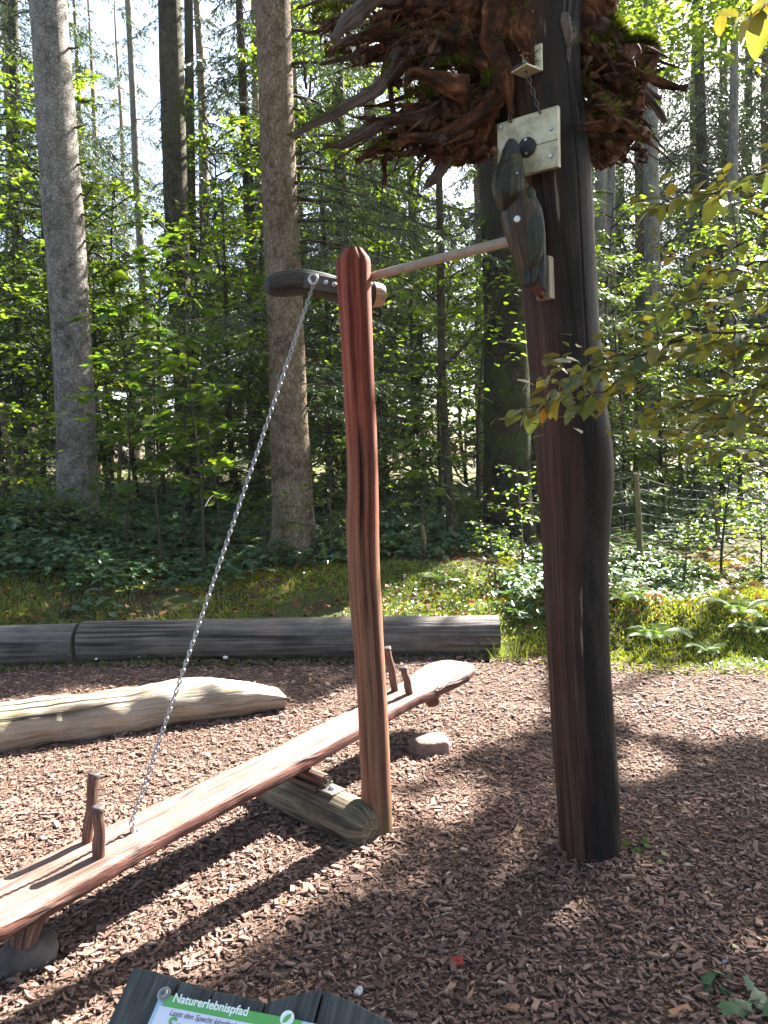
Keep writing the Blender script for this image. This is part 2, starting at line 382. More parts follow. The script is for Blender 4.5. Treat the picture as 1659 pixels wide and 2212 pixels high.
def m_tall_post():
    t = MT('dark_stained_wood')
    g = t.attr('gc'); x, y, z = t.sep(g.outputs['Vector'])
    side = t.attr('rnd').outputs['Fac']
    a = t.noise(t.gc((34, 34, 1.1)), 1.0, 6, .72); b = t.noise(t.gc((130, 130, 5)), 1.0, 3)
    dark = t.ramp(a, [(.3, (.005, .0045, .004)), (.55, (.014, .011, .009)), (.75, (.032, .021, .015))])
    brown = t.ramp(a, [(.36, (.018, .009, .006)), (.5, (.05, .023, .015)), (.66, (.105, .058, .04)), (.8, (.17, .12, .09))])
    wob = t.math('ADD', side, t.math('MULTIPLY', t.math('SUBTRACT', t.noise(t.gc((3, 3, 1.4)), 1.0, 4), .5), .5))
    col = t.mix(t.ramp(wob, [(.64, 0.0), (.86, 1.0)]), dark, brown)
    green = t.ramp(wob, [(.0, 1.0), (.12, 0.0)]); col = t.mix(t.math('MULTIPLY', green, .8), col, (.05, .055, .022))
    sp = t.math('MULTIPLY', t.ramp(t.voro(t.gc((95, 95, 40)), 1.0), [(.07, 1.0), (.13, 0.0)]), .45)
    crk = t.math('MAXIMUM', t.ramp(t.voro(t.gc((11, 11, .28)), 1.0, 'DISTANCE_TO_EDGE'), [(.015, 0.0), (.07, 1.0)]), t.ramp(t.noise(t.gc((5, 5, .6)), 1.0, 2), [(.5, 1.0), (.57, 0.0)]))
    dmp = t.noise(t.gc((9, 9, 3)), 1.0, 5, .7); col = t.mix(t.math('MULTIPLY', t.ramp(dmp, [(.5, 0.0), (.66, 1.0)]), .45), col, (.055, .04, .03)); col = t.mix(t.math('SUBTRACT', 1.0, crk), col, (.004, .003, .003))
    sp = t.math('MULTIPLY', sp, t.ramp(t.noise(t.gc((6, 6, 2)), 1.0, 3), [(.5, 0.0), (.6, 1.0)]))
    st = t.ramp(t.noise(t.gc((26, 26, 2.6)), 1.0, 2, .5), [(.70, 0.0), (.735, 1.0)])
    col = t.mix(t.math('MULTIPLY', t.math('MAXIMUM', sp, st), .75), col, (.22, .18, .13))
    h = t.math('ADD', t.math('MULTIPLY', crk, .9), t.math('ADD', t.math('ADD', a, t.math('MULTIPLY', dmp, .6)), t.math('MULTIPLY', b, .4)))
    return t.done(t.bsdf(col, t.ramp(a, [(.3, .5), (.7, .8)]), t.bump(h, .7, .006), spec=.18))
M['tall_post'] = m_tall_post()
def m_plank():
    t = MT('worn_red_plank'); x, y, z = t.sep(t.attr('gc').outputs['Vector'])
    a = t.noise(t.gc((75, 40, 1.7)), 1.0, 6, .74); f = t.noise(t.gc((260, 140, 6)), 1.0, 3, .6); big = t.noise(t.gc((9, 9, 2.2)), 1.0, 5, .65)
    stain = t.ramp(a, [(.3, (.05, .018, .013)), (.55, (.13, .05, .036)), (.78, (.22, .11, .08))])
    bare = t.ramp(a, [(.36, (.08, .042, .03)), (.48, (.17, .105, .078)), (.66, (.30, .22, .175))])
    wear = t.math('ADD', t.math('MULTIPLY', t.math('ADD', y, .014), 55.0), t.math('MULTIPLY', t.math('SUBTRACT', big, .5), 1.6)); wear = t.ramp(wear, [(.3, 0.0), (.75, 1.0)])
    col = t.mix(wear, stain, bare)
    rs_ = t.math('MULTIPLY', t.ramp(t.noise(t.gc((14, 14, 5)), 1.0, 5, .7), [(.56, 0.0), (.66, 1.0)]), .6); col = t.mix(rs_, col, (.26, .06, .04))
    spl = t.math('MAXIMUM', t.ramp(t.voro(t.gc((22, 8, .8)), 1.0, 'DISTANCE_TO_EDGE'), [(.0, 0.0), (.045, 1.0)]), t.ramp(t.noise(t.gc((8, 8, 1)), 1.0, 2), [(.46, 1.0), (.54, 0.0)])); col = t.mix(t.math('SUBTRACT', 1.0, spl), col, (.03, .015, .012))
    ln = t.ramp(f, [(.36, 1.0), (.5, 0.0)]); col = t.mix(t.math('MULTIPLY', ln, .75), col, (.05, .025, .02))
    return t.done(t.bsdf(col, .6, t.bump(t.math('ADD', spl, t.math('ADD', f, t.math('MULTIPLY', a, .7))), .8, .006), spec=.3))
M['plank'] = m_plank()
M['handle'] = m_wood('handle_wood', [(.3, (.05, .022, .016)), (.55, (.13, .06, .042)), (.78, (.25, .17, .12))], streak=(40, 40, 3))
M['dark_beam'] = m_wood('black_stained_wood', [(.3, (.012, .012, .011)), (.55, (.03, .03, .025)), (.7, (.05, .042, .034)), (.85, (.12, .07, .05))], streak=(12, 12, 2.0), moss=((.03, .04, .018), .52, .5))
M['pale_cut'] = m_wood('pale_cut_wood', [(.3, (.18, .14, .09)), (.6, (.34, .28, .19)), (.8, (.42, .36, .27))], streak=(40, 40, 6))
M['green_log'] = m_wood('algae_green_log', [(.3, (.03, .024, .016)), (.5, (.10, .08, .05)), (.72, (.24, .19, .13))], streak=(12, 12, 1.6), moss=((.07, .082, .03), .52, .6))
M['grey_log'] = m_wood('grey_weathered_log', [(.2, (.03, .024, .02)), (.45, (.09, .076, .065)), (.65, (.155, .135, .118)), (.85, (.20, .12, .08))], streak=(14, 14, .5), crack=1.0, moss=((.05, .058, .028), .52, .6), bumpd=.016, cw=.15)
M['orange_log'] = m_wood('orange_weathered_log', [(.1, (.05, .028, .016)), (.3, (.14, .10, .066)), (.45, (.21, .17, .125)), (.62, (.28, .25, .20)), (.76, (.32, .155, .055)), (.88, (.20, .17, .125))], streak=(12, 12, 1.3), crack=.95, moss=((.15, .16, .06), .54, .6), bumpd=.014, cw=.11)
M['bark_grey'] = m_bark('grey_fir_bark', (.13, .11, .09), (.33, .295, .25), (.47, .435, .385), (27, 27, 20), lichen=(.47, .455, .41))
M['bark_brown'] = m_bark('brown_spruce_bark', (.12, .08, .052), (.31, .22, .148), (.42, .33, .235), (34, 34, 13), lichen=(.37, .33, .25))
M['bark_dark'] = m_bark('dark_mossy_bark', (.04, .032, .022), (.095, .078, .05), (.15, .13, .085), (28, 28, 14), moss=((.07, .085, .02), .5))
M['bark_moss'] = m_bark('moss_grown_bark', (.02, .017, .012), (.045, .036, .024), (.07, .06, .04), (28, 28, 14), moss=((.06, .08, .012), .47))
M['twig'] = m_plain('twig_bark', (.045, .035, .025), .9)
def m_root():
    t = MT('rotten_root_wood')
    a = t.noise(t.gc((45, 45, 7)), 1.0, 6, .75); b = t.noise(t.obj(), 9, 6, .75); c = t.noise(t.gc((120, 120, 14)), 1.0, 3)
    f = t.math('ADD', t.math('MULTIPLY', a, .5), t.math('MULTIPLY', b, .5))
    col = t.ramp(f, [(.38, (.010, .006, .004)), (.46, (.04, .017, .009)), (.53, (.12, .046, .02)), (.60, (.25, .115, .052)), (.70, (.40, .25, .14))])
    return t.done(t.bsdf(col, .85, t.bump(t.math('ADD', a, t.math('MULTIPLY', c, .4)), 1.0, .02), spec=.2))
M['root'] = m_root()
M['root_bark'] = m_wood('weathered_root_bark', [(.3, (.025, .016, .012)), (.5, (.075, .052, .042)), (.65, (.13, .10, .085)), (.82, (.20, .15, .12))], streak=(40, 40, 5), crack=.9, moss=((.07, .09, .015), .56, .8), bumpd=.014, fine=(150, 150, 20))
M['mossy'] = m_leaf('moss_tuft', [(0, (.045, .06, .010)), (.6, (.10, .125, .018)), (1, (.19, .20, .045))], .4, .85, .08, 1.3)
def m_mulch():
    t = MT('wood_chip'); r = t.attr('rnd').outputs['Fac']
    col = t.ramp(r, [(0, (.045, .029, .025)), (.3, (.125, .076, .060)), (.6, (.215, .134, .104)), (.85, (.32, .212, .165)), (.95, (.42, .22, .11)), (1, (.47, .37, .28))])
    n = t.noise(t.gc((30, 250, 200)), 1.0, 3)
    col = t.mix(t.math('MULTIPLY', n, .7), col, t.mix(1.0, col, (.5, .47, .45), 'MULTIPLY'))
    return t.done(t.bsdf(col, .8, t.bump(n, .5, .002), spec=.25))
M['chip'] = m_mulch()
def m_bed():
    t = MT('mulch_bed'); o = t.obj(); n = t.noise(o, 45, 5, .7); v = t.voro(t.obj((1, 1, 1)), 60)
    col = t.ramp(n, [(.35, (.045, .03, .022)), (.55, (.11, .072, .054)), (.72, (.19, .13, .10))])
    return t.done(t.bsdf(col, .95, t.bump(t.math('ADD', n, v), .9, .015), spec=.1))
M['bed'] = m_bed()
def m_floor():
    t = MT('forest_floor'); o = t.obj(); n = t.noise(o, 1.3, 6, .65); f = t.noise(o, 38, 5, .7)
    g = t.ramp(f, [(.3, (.04, .05, .015)), (.6, (.09, .11, .03)), (.8, (.15, .16, .05))])
    d = t.ramp(f, [(.3, (.03, .022, .015)), (.6, (.075, .052, .034)), (.8, (.14, .09, .055))])
    col = t.mix(t.ramp(n, [(.42, 0.0), (.56, 1.0)]), d, g)
    return t.done(t.bsdf(col, .95, t.bump(f, .9, .03), spec=.1))
M['floor'] = m_floor()
M['grass'] = m_leaf('grass_blade', [(0, (0.09, 0.12, 0.026)), (0.5, (0.18, 0.222, 0.048)), (0.85, (0.276, 0.3, 0.072)), (1, (0.396, 0.336, 0.144))], .35, .5, .3)
M['moss_ground'] = m_leaf('ground_moss', [(0, (0.108, 0.126, 0.014)), (0.5, (0.228, 0.24, 0.026)), (1, (0.384, 0.36, 0.06))], .3, .8, .1)
M['bramble'] = m_leaf('bramble_leaf', [(0, (0.06, 0.11, 0.055)), (0.5, (0.095, 0.165, 0.08)), (0.9, (0.15, 0.21, 0.08)), (0.96, (0.24, 0.25, 0.06)), (1, (0.24, 0.09, 0.035))], .25, .34, .5, 1.6)
M['beech'] = m_leaf('beech_leaf', [(0, (0.05, 0.085, 0.014)), (0.5, (0.085, 0.13, 0.02)), (0.85, (0.14, 0.185, 0.026)), (0.97, (0.26, 0.25, 0.035)), (1, (0.3, 0.14, 0.04))], .55, .38, .45, 2.3)
M['maple'] = m_leaf('maple_leaf', [(0, (.05, .10, .02)), (.6, (.10, .16, .025)), (.93, (.17, .22, .03)), (1, (.32, .27, .05))], .5, .45, .35, 1.9)
M['willow'] = m_leaf('willow_leaf', [(0, (.09, .11, .035)), (.5, (.13, .135, .045)), (.85, (.19, .17, .05)), (.97, (.27, .20, .05)), (1, (.2, .1, .04))], .35, .36, .5, 1.5, (1.0, .95, .35))
M['spruce'] = m_leaf('spruce_needle', [(0, (0.028, 0.05, 0.024)), (0.5, (0.05, 0.085, 0.036)), (0.9, (0.085, 0.12, 0.045)), (1, (0.12, 0.1, 0.055))], .2, .5, .35, 1.5, (1.0, 1.0, .5))
M['fir'] = m_leaf('fir_needle', [(0, (0.035, 0.06, 0.028)), (0.5, (0.06, 0.1, 0.038)), (1, (0.12, 0.155, 0.05))], .25, .45, .4, 1.6, (1.0, 1.0, .45))
M['fern'] = m_leaf('fern_frond', [(0, (0.054, 0.102, 0.03)), (0.6, (0.096, 0.156, 0.042)), (1, (0.168, 0.204, 0.06))], .35, .5, .3, 1.5)
M['steel'] = m_plain('galvanised_steel', (.42, .42, .41), .36, 1.0)
M['chain'] = m_plain('chain_steel', (.36, .35, .34), .34, 1.0)
M['rusty'] = m_plain('dark_rusty_steel', (.09, .075, .065), .55, .7)
M['rod'] = m_plain('dull_tan_tube', (.30, .245, .19), .55, .15)
M['plate_wood'] = None
def m_ply():
    t = MT('pale_plate'); o = t.obj(); n = t.noise(o, 9, 5, .7); f = t.noise(o, 60, 4)
    col = t.ramp(n, [(.34, (.22, .19, .11)), (.5, (.48, .44, .28)), (.66, (.60, .57, .40))])
    return t.done(t.bsdf(col, .38, t.bump(f, .15, .002), .25, .5))
M['plate_wood'] = m_ply()
M['black'] = m_plain('black_rubber', (.018, .016, .015), .45)
M['grey_board'] = m_wood('grey_lichen_board', [(.3, (.03, .032, .032)), (.55, (.062, .066, .064)), (.8, (.10, .105, .10))], streak=(40, 60, 3), moss=((.09, .10, .05), .62, .8), fine=(140, 140, 8))
M['sign_white'] = m_plain('sign_panel_white', (.72, .75, .86), .25, 0, .02)
M['sign_edge'] = m_plain('sign_panel_pale_blue', (.42, .58, .70), .25, 0, .02)
M['sign_green'] = m_plain('sign_panel_green', (.13, .42, .12), .3, 0, .03)
M['print_white'] = m_plain('white_print', (.85, .9, .88), .35, 0, .0)
M['print_dark'] = m_plain('dark_print', (.07, .06, .10), .4, 0, .0)
def m_stone(name, c):
    t = MT(name); o = t.obj(); n = t.noise(o, 16, 6, .7); f = t.noise(o, 80, 4)
    col = t.ramp(n, [(.3, tuple(v * .5 for v in c)), (.6, c), (.8, tuple(min(1, v * 1.4) for v in c))])
    return t.done(t.bsdf(col, .9, t.bump(t.math('ADD', n, t.math('MULTIPLY', f, .4)), .7, .01), spec=.2))
M['stone_pink'] = m_stone('reddish_stone', (.20, .135, .115)); M['stone_grey'] = m_stone('grey_stone', (.11, .095, .085)); M['pebble'] = m_stone('white_pebble', (.55, .55, .56))
M['red_brick'] = m_stone('red_fragment', (.30, .05, .035))
M['fungus'] = m_plain('white_fungus', (.7, .66, .58), .6); M['orange_fungus'] = m_plain('orange_fungus', (.26, .10, .04), .7)
M['fence_wood'] = m_wood('fence_post_wood', [(.3, (.05, .035, .018)), (.55, (.15, .11, .055)), (.8, (.27, .20, .10))], streak=(30, 30, 2))
M['wire'] = m_plain('galvanised_wire', (.17, .18, .175), .7, .2)
def m_bird(name, stops, sc=(30, 30, 3)):
    return m_wood(name, stops, streak=sc, crack=.5, rough=.5)
M['bird_green'] = m_bird('faded_green_paint', [(.3, (.010, .014, .010)), (.55, (.026, .036, .02)), (.8, (.06, .066, .034))])
M['bird_brown'] = m_bird('dark_brown_carved_wood', [(.3, (.018, .011, .007)), (.55, (.05, .031, .018)), (.8, (.12, .08, .042))])
M['bird_head'] = m_bird('worn_black_green_paint', [(.34, (.007, .008, .007)), (.5, (.02, .024, .016)), (.62, (.05, .048, .022)), (.8, (.17, .125, .045))])
M['bird_grey'] = m_bird('dark_grey_paint', [(.3, (.012, .012, .013)), (.6, (.034, .034, .036)), (.85, (.08, .08, .08))])
M['bird_red'] = m_bird('worn_red_paint', [(.3, (.05, .012, .008)), (.6, (.11, .03, .018)), (.85, (.16, .06, .03))])
# ------------------------------------------------------------------ ground
def PY(px, py, Y):                                         # the point of a sight line at world depth Y
    r = ray(px, py); return CAM + r * (Y / r[1])
def proj(p):
    q = np.asarray(p) - CAM; d = q @ FWD; return CX + (q @ RGT) / d * F_PX, CY - (q @ UPV) / d * F_PX, d
def grid_mesh(xs, ys, zf):
    X, Y = np.meshgrid(xs, ys); V = np.stack([X, Y, zf(X, Y)], -1); ny, nx = X.shape
    i = np.arange(ny - 1)[:, None] * nx; j = np.arange(nx - 1)[None]
    F = np.stack([i + j, i + j + 1, i + nx + j + 1, i + nx + j], -1).reshape(-1, 4)
    return Geo().add(V.reshape(-1, 3), F)
def spread(a, b, fine, grow):
    out = [0.0]; s = fine
    while out[-1] < b: out.append(out[-1] + s); s *= grow
    neg = [0.0]; s = fine
    while neg[-1] > a: neg.append(neg[-1] - s); s *= grow
    return np.array(sorted(set(neg[1:] + out)))
gx = spread(-320, 320, .16, 1.045); gy = np.r_[-120, -60, -30, -22, -18, -16, np.arange(-15, -3, .6), np.arange(-3, 14, .16), 14 + spread(0, 320, .2, 1.07)[1:]]; gy = np.unique(gy)
put('ground', grid_mesh(gx, gy, lambda x, y: terrain(x, y) - .02 - .08 * (y < path_edge(x) - .15) * (abs(x) < 17) * (y > -15)), M['floor'], kind='structure')
bx = np.r_[np.arange(-16, -6, .5), np.arange(-6, 7.01, .09), np.arange(7.5, 16, .5)]; rows = np.r_[np.linspace(0, .6, 20), np.linspace(.61, 1, 80)]
BX, RR = np.meshgrid(bx, rows); BY = -14.0 + (path_edge(BX) + .12 * sines(np.stack([BX, BX * 0], -1), 5, 5, 2) + 14.0) * RR
BZ = terrain(BX, BY) + .006 - .05 * sstep(.985, 1, RR)
ny, nx = BX.shape; i = np.arange(ny - 1)[:, None] * nx; j = np.arange(nx - 1)[None]
put('mulch_path', Geo().add(np.stack([BX, BY, BZ], -1).reshape(-1, 3), np.stack([i + j, i + j + 1, i + nx + j + 1, i + nx + j], -1).reshape(-1, 4)), M['bed'], kind='structure')

# ------------------------------------------------------------------ tall dark post: an upturned trunk with its roots in the air
tp = G(1272, 1868); TY = tp[1] + .10
rows = [(1850, 1207, 1341), (1750, 1203, 1338), (1600, 1192, 1331), (1500, 1187, 1323), (1400, 1181, 1317), (1300, 1176, 1313), (1200, 1172, 1312), (1120, 1168, 1317), (1030, 1161, 1322),
        (950, 1157, 1317), (880, 1152, 1307), (800, 1146, 1299), (700, 1138, 1291), (600, 1129, 1284), (500, 1118, 1279), (400, 1104, 1274), (300, 1088, 1264), (200, 1068, 1253), (100, 1050, 1250), (0, 1030, 1262), (-120, 1010, 1275)]
axis = []; radii = []
for yy, l, r in rows:
    c = PY((l + r) / 2, yy, TY); axis.append(c); radii.append((r - l) / 2 / F_PX * c[1])
axis = np.array(axis); radii = np.array(radii)
axis = np.vstack([axis[0] - [0.003, 0, axis[0][2] + .12], axis]); radii = np.r_[radii[0] * 1.02, radii]
ap, ar = resample(axis, 150, radii)
post = thing('upturned_trunk_post', tp * [1, 1, 0], 'tall dark stained upturned trunk post with a spreading mass of roots on top', 'post')
g = tube(ap, ar, 56, True, bump=.02, bscale=9, seed=4)
# brown weathered face to one side, black algae on the other
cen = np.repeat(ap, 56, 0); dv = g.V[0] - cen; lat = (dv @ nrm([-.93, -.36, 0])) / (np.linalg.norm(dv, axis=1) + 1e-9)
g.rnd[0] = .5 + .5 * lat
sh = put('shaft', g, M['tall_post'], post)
def axis_at(z):
    i = np.argmin(abs(ap[:, 2] - z)); return ap[i], ar[i]

def px_root(pts, r, n=None, seg=12, seed=0, Y0=0.0, Y1=0.0, jit=.016, geo=None, bump=.34, bscale=42, ridge=.45):
    """a root given by picture points, at depths from TY+Y0 to TY+Y1, radii in pixels"""
    Y = np.linspace(TY + Y0, TY + Y1, len(pts)); p = np.array([PY(x, y, q) for (x, y), q in zip(pts, Y)])
    L = np.linalg.norm(np.diff(p, axis=0), axis=1).sum(); n = n or max(8, int(L / .009))
    rr = np.linspace(0, 1, len(pts)); rr = np.interp(rr, np.linspace(0, 1, len(r)), r) / F_PX * 3.0 * .86
    q, rq = resample(p, n, rr)
    q = q + jit * np.stack([sines(q, 14, seed + k, 3) for k in range(3)], -1)
    return tube(q, rq, seg, True, bump=bump, bscale=bscale, ridge=ridge, nridge=4, seed=seed, geo=geo, dome=.5), q, rq
ROOTS = [  # picture points, radii (px), depth offsets, bark or bare wood
    ([(1150, 40), (1040, -10), (900, -30), (803, 0), (760, 42), (723, 84)], (40, 26, 24, 20, 17, 6), 0, -.25, 'root_bark'),
    ([(1060, 120), (960, 100), (880, 105), (842, 142), (803, 193), (752, 242), (713, 260), (670, 275), (626, 293)], (30, 24, 20, 13, 12, 11, 9, 7, 4), -.02, -.28, 'root_bark'),
    ([(1080, 240), (990, 235), (909, 251), (852, 257), (791, 278), (743, 302), (693, 307)], (28, 26, 20, 16, 13, 9, 4), 0, -.12, 'root_bark'),
    ([(1070, 300), (990, 290), (924, 278), (879, 290), (833, 317), (800, 335), (764, 347)], (26, 24, 20, 16, 14, 11, 5), .03, .1, 'root'),
    ([(849, 60), (851, 140), (853, 242)], (6, 6, 7), -.1, -.08, 'root'),
    ([(846, 300), (840, 345), (833, 403)], (9, 8, 5), .05, .07, 'root'),
    ([(1085, 190), (1060, 217), (999, 266), (939, 296), (879, 299), (850, 312)], (20, 16, 15, 13, 11, 8), -.12, -.15, 'root'),
    ([(985, 300), (954, 347), (940, 372), (924, 397)], (16, 13, 11, 7), -.02, -.06, 'root_bark'),
    ([(1055, 220), (1045, 257), (1039, 317), (1030, 340)], (16, 14, 12, 6), -.08, -.04, 'root'),
    ([(1060, 150), (1011, 124), (936, 75), (894, 70), (803, 70), (770, 90)], (17, 13, 11, 10, 10, 6), -.13, -.1, 'root'),
    ([(1075, -20), (1069, 39), (1057, 90), (1075, 151), (1095, 195), (1110, 250)], (34, 26, 22, 22, 16, 5), -.14, -.16, 'root'),
    ([(900, 110), (839, 118), (785, 118), (740, 130), (695, 142)], (10, 8, 7, 5, 3), .1, .05, 'root_bark'),
    ([(860, 95), (790, 100), (702, 118)], (10, 7, 3), .15, .2, 'root'),
    ([(800, 10), (750, 6), (682, 20)], (9, 7, 4), .2, .25, 'root_bark'), ([(790, 30), (730, 48), (675, 52)], (9, 7, 4), .2, .22, 'root_bark'),
    ([(760, -30), (700, 5), (640, 15)], (6, 4, 2), .1, .1, 'root_bark'),
    ([(1010, 190), (950, 172), (895, 160), (882, 185)], (22, 18, 10, 4), -.15, -.16, 'root'),
    ([(1140, 20), (1120, 70), (1140, 110), (1150, 150)], (24, 22, 16, 5), -.17, -.17, 'root'),
    ([(1200, -10), (1215, 60), (1225, 110), (1228, 150)], (30, 26, 18, 6), -.12, -.13, 'root_bark'),
    ([(1230, 0), (1290, 40), (1331, 74), (1348, 100), (1385, 104), (1416, 106)], (30, 24, 17, 15, 14, 12), 0, .05, 'root_bark'),
    ([(1250, 80), (1267, 105), (1300, 131), (1336, 134), (1375, 128), (1403, 126), (1391, 165), (1379, 203), (1372, 249), (1355, 297), (1324, 345)], (20, 15, 13, 12, 12, 13, 11, 10, 14, 18, 8), -.05, .06, 'root'),
    ([(1240, 170), (1252, 189), (1300, 213), (1348, 237), (1372, 262)], (20, 18, 15, 13, 8), .05, .05, 'root'),
    ([(1245, 230), (1262, 261), (1276, 309), (1312, 350)], (20, 19, 17, 9), .06, .08, 'root'),
    ([(1300, 190), (1336, 172), (1396, 160), (1432, 146)], (9, 7, 5, 3), .1, .02, 'root_bark'), ([(1360, 170), (1384, 189), (1425, 214)], (8, 7, 5), .12, .1, 'root_bark'),
    ([(1290, 110), (1320, 150), (1345, 200), (1365, 240)], (16, 15, 14, 10), .14, .14, 'root_bark'), ([(1270, 290), (1300, 330), (1330, 352)], (16, 14, 6), .1, .1, 'root'),
    ([(1050, 330), (1000, 345), (960, 330), (905, 305)], (8, 9, 10, 8), .1, .1, 'root'),
]
moss_src = []
for k, (pts, r, y0, y1, mt) in enumerate(ROOTS):
    gg, q, rq = px_root(pts, r, seed=k * 5 + 1, Y0=y0, Y1=y1, seg=22)
    put('root', gg, M[mt], post); moss_src.append((q, rq, k))
# the torn core between the big roots: several gnarled lumps
core = Geo(); rc = np.random.default_rng(21)
for (x, y, rx, ry, yo) in [(1000, 40, 95, 70, -.02), (930, 10, 80, 60, .05), (1080, 20, 70, 80, -.1), (1150, -10, 110, 110, .0), (1240, -20, 60, 80, .0), (1000, 255, 70, 50, .02), (960, 315, 38, 34, .0), (1030, 270, 45, 45, 0), (940, 230, 40, 30, .06),
                           (1305, 170, 45, 45, .12), (1320, 250, 42, 50, .12), (1318, 310, 34, 40, .1), (1275, 130, 30, 50, .1), (860, 60, 55, 30, .08), (1040, 130, 45, 40, .02), (880, 100, 40, 28, .12), (1010, 200, 34, 26, .06)]:
    c = PY(x, y, TY + yo); k = c[1] / F_PX * (.78 if y > 90 else .9)
    ellipsoid(c, np.diag([rx * k, min(rx, ry) * k * .9, ry * k]), 90, 60, .42, 5.5, int(x + y), core)
    V_ = core.V[-1]; dn = nrm(V_ - c); V_ += dn * (.030 * sines(V_, 45, 7, 3) + .035 * np.abs(sines(V_ * [1, 1, .35], 26, 8, 2)))[:, None]
put('root_core', core, M['root'], post, kind='stuff')
# broken side roots, each torn off at the end
for k in range(34):
    zone = [(880, 1070, 10, 130, -1), (880, 1060, 190, 310, -1), (1265, 1370, 100, 330, 1), (760, 880, 40, 120, -1)][rc.choice(4, p=[.4, .2, .3, .1])]
    x, y = rc.uniform(zone[0], zone[1]), rc.uniform(zone[2], zone[3]); yo = rc.uniform(-.2, .14); L = rc.uniform(45, 130); sx = zone[4] * rc.uniform(-.3, 1.0); bend = rc.normal(0, .35)
    pts = [(x, y), (x + sx * L * .35, y + L * (.1 + bend * .3)), (x + sx * L * .7 + bend * 12, y + L * (.3 + bend * .4)), (x + sx * L + bend * 20, y + L * rc.uniform(.25, .7))]
    r0 = rc.uniform(4, 12); gg, q, rq = px_root(pts, (r0 * 1.2, r0, r0 * .85, r0 * rc.uniform(.25, .7)), seed=300 + k, Y0=yo, Y1=yo + rc.normal(-.03, .09), seg=12, jit=.022, bump=.45, bscale=60, ridge=.5)
    put('root', gg, M['root' if rc.random() < .75 else 'root_bark'], post)
    if k % 2 == 0: moss_src.append((q, rq, 500))
# hair roots and splinters
hair = Geo()
for k in range(650):
    zone = [(860, 1080, 0, 150), (860, 1080, 180, 340), (1260, 1400, 90, 350), (700, 900, 20, 130), (790, 950, 250, 340)][rc.choice(5, p=[.3, .27, .23, .1, .1])]
    x, y = rc.uniform(zone[0], zone[1]), rc.uniform(zone[2], zone[3]); yo = rc.uniform(-.16, .16)
    a = rc.normal(0, 1); L = rc.uniform(20, 100); dx = rc.normal(0, .7) * L * .8 - (L * .3 if x < 1100 else -L * .1); dy = rc.uniform(-.2, 1) * L * .7
    px_root([(x, y), (x + dx * .5 + rc.normal(0, 6), y + dy * .4), (x + dx, y + dy)], (rc.uniform(2, 9), 3, .8), n=14, seg=6, seed=k, Y0=yo, Y1=yo + rc.normal(0, .08), geo=hair, jit=.01, bump=.2)
put('hair_roots', hair, M['root'], post, kind='stuff')
# moss cushions on the upper side of the roots
def blades(r, base, n_up, size, geo=None, mat=None):
    N = len(base); X, Y, Z = rand_frames(r, N, .55)
    Z = nrm(n_up + r.normal(0, .45, (N, 3))); X = nrm(np.cross(Z, r.normal(size=(N, 3)))); Y = np.cross(Z, X)
    return scatter(BLADE_V, BLADE_F, base, X, Y, Z, np.stack([size, size * .22, size], -1), r.random(N), geo)
mg = Geo()
for q, rq, k in moss_src:
    w_ = {19: 3200, 20: 900, 1: 480, 2: 380, 3: 360, 0: 420, 24: 300, 25: 300, 13: 260, 14: 260, 11: 120, 12: 120, 22: 260, 21: 250, 7: 60, 9: 200}.get(k, 60)
    i = rc.integers(0, len(q), w_); a = rc.normal(0, .75, w_); T, U, W = frames(q)
    up = nrm(np.array([0, 0, 1.0]) - T[i] * T[i][:, 2:3]); sd_ = np.cross(T[i], up)
    n_ = up * np.cos(a)[:, None] + sd_ * np.sin(a)[:, None]
    keep = sines(q[i], 9, 31, 2) > (-.6 if k in (19,) else -.05)
    blades(rc, (q[i] + n_ * (rq[i] * .95)[:, None])[keep], n_[keep], rc.uniform(.012, .034, keep.sum()), mg)
for (x, y, rx, ry, yo, n_) in [(955, 128, 40, 22, -.06, 900), (990, 150, 45, 16, -.1, 700), (1065, 185, 14, 34, -.14, 500), (905, 215, 25, 20, -.05, 350), (720, 35, 40, 16, .2, 500), (1300, 100, 20, 20, .05, 350), (1345, 190, 20, 16, .1, 300), (1375, 98, 34, 9, .02, 1500), (1330, 75, 14, 22, 0, 500), (1280, 260, 20, 20, .1, 300), (1310, 320, 12, 12, .08, 160), (1050, 300, 14, 14, .05, 160), (840, 325, 16, 8, .02, 160)]:
    c = PY(x, y, TY + yo); k = c[1] / F_PX; o_ = nrm(rc.normal(size=(n_, 3))); o_[:, 2] = abs(o_[:, 2]) * .9
    blades(rc, c + o_ * [rx * k, .04, ry * k], o_ + [0, 0, .5], rc.uniform(.012, .032, n_), mg)
put('moss', mg, M['mossy'], post, kind='stuff')
of = Geo()
for k in range(16):
    c = PY(1136 + rc.normal(0, 12), 100 + rc.normal(0, 32), TY - .2); s_ = rc.uniform(.003, .006); ellipsoid(c, np.diag([s_, s_, s_ * .8]), 8, 6, geo=of)
put('orange_fungus', of, M['orange_fungus'], post, kind='stuff')

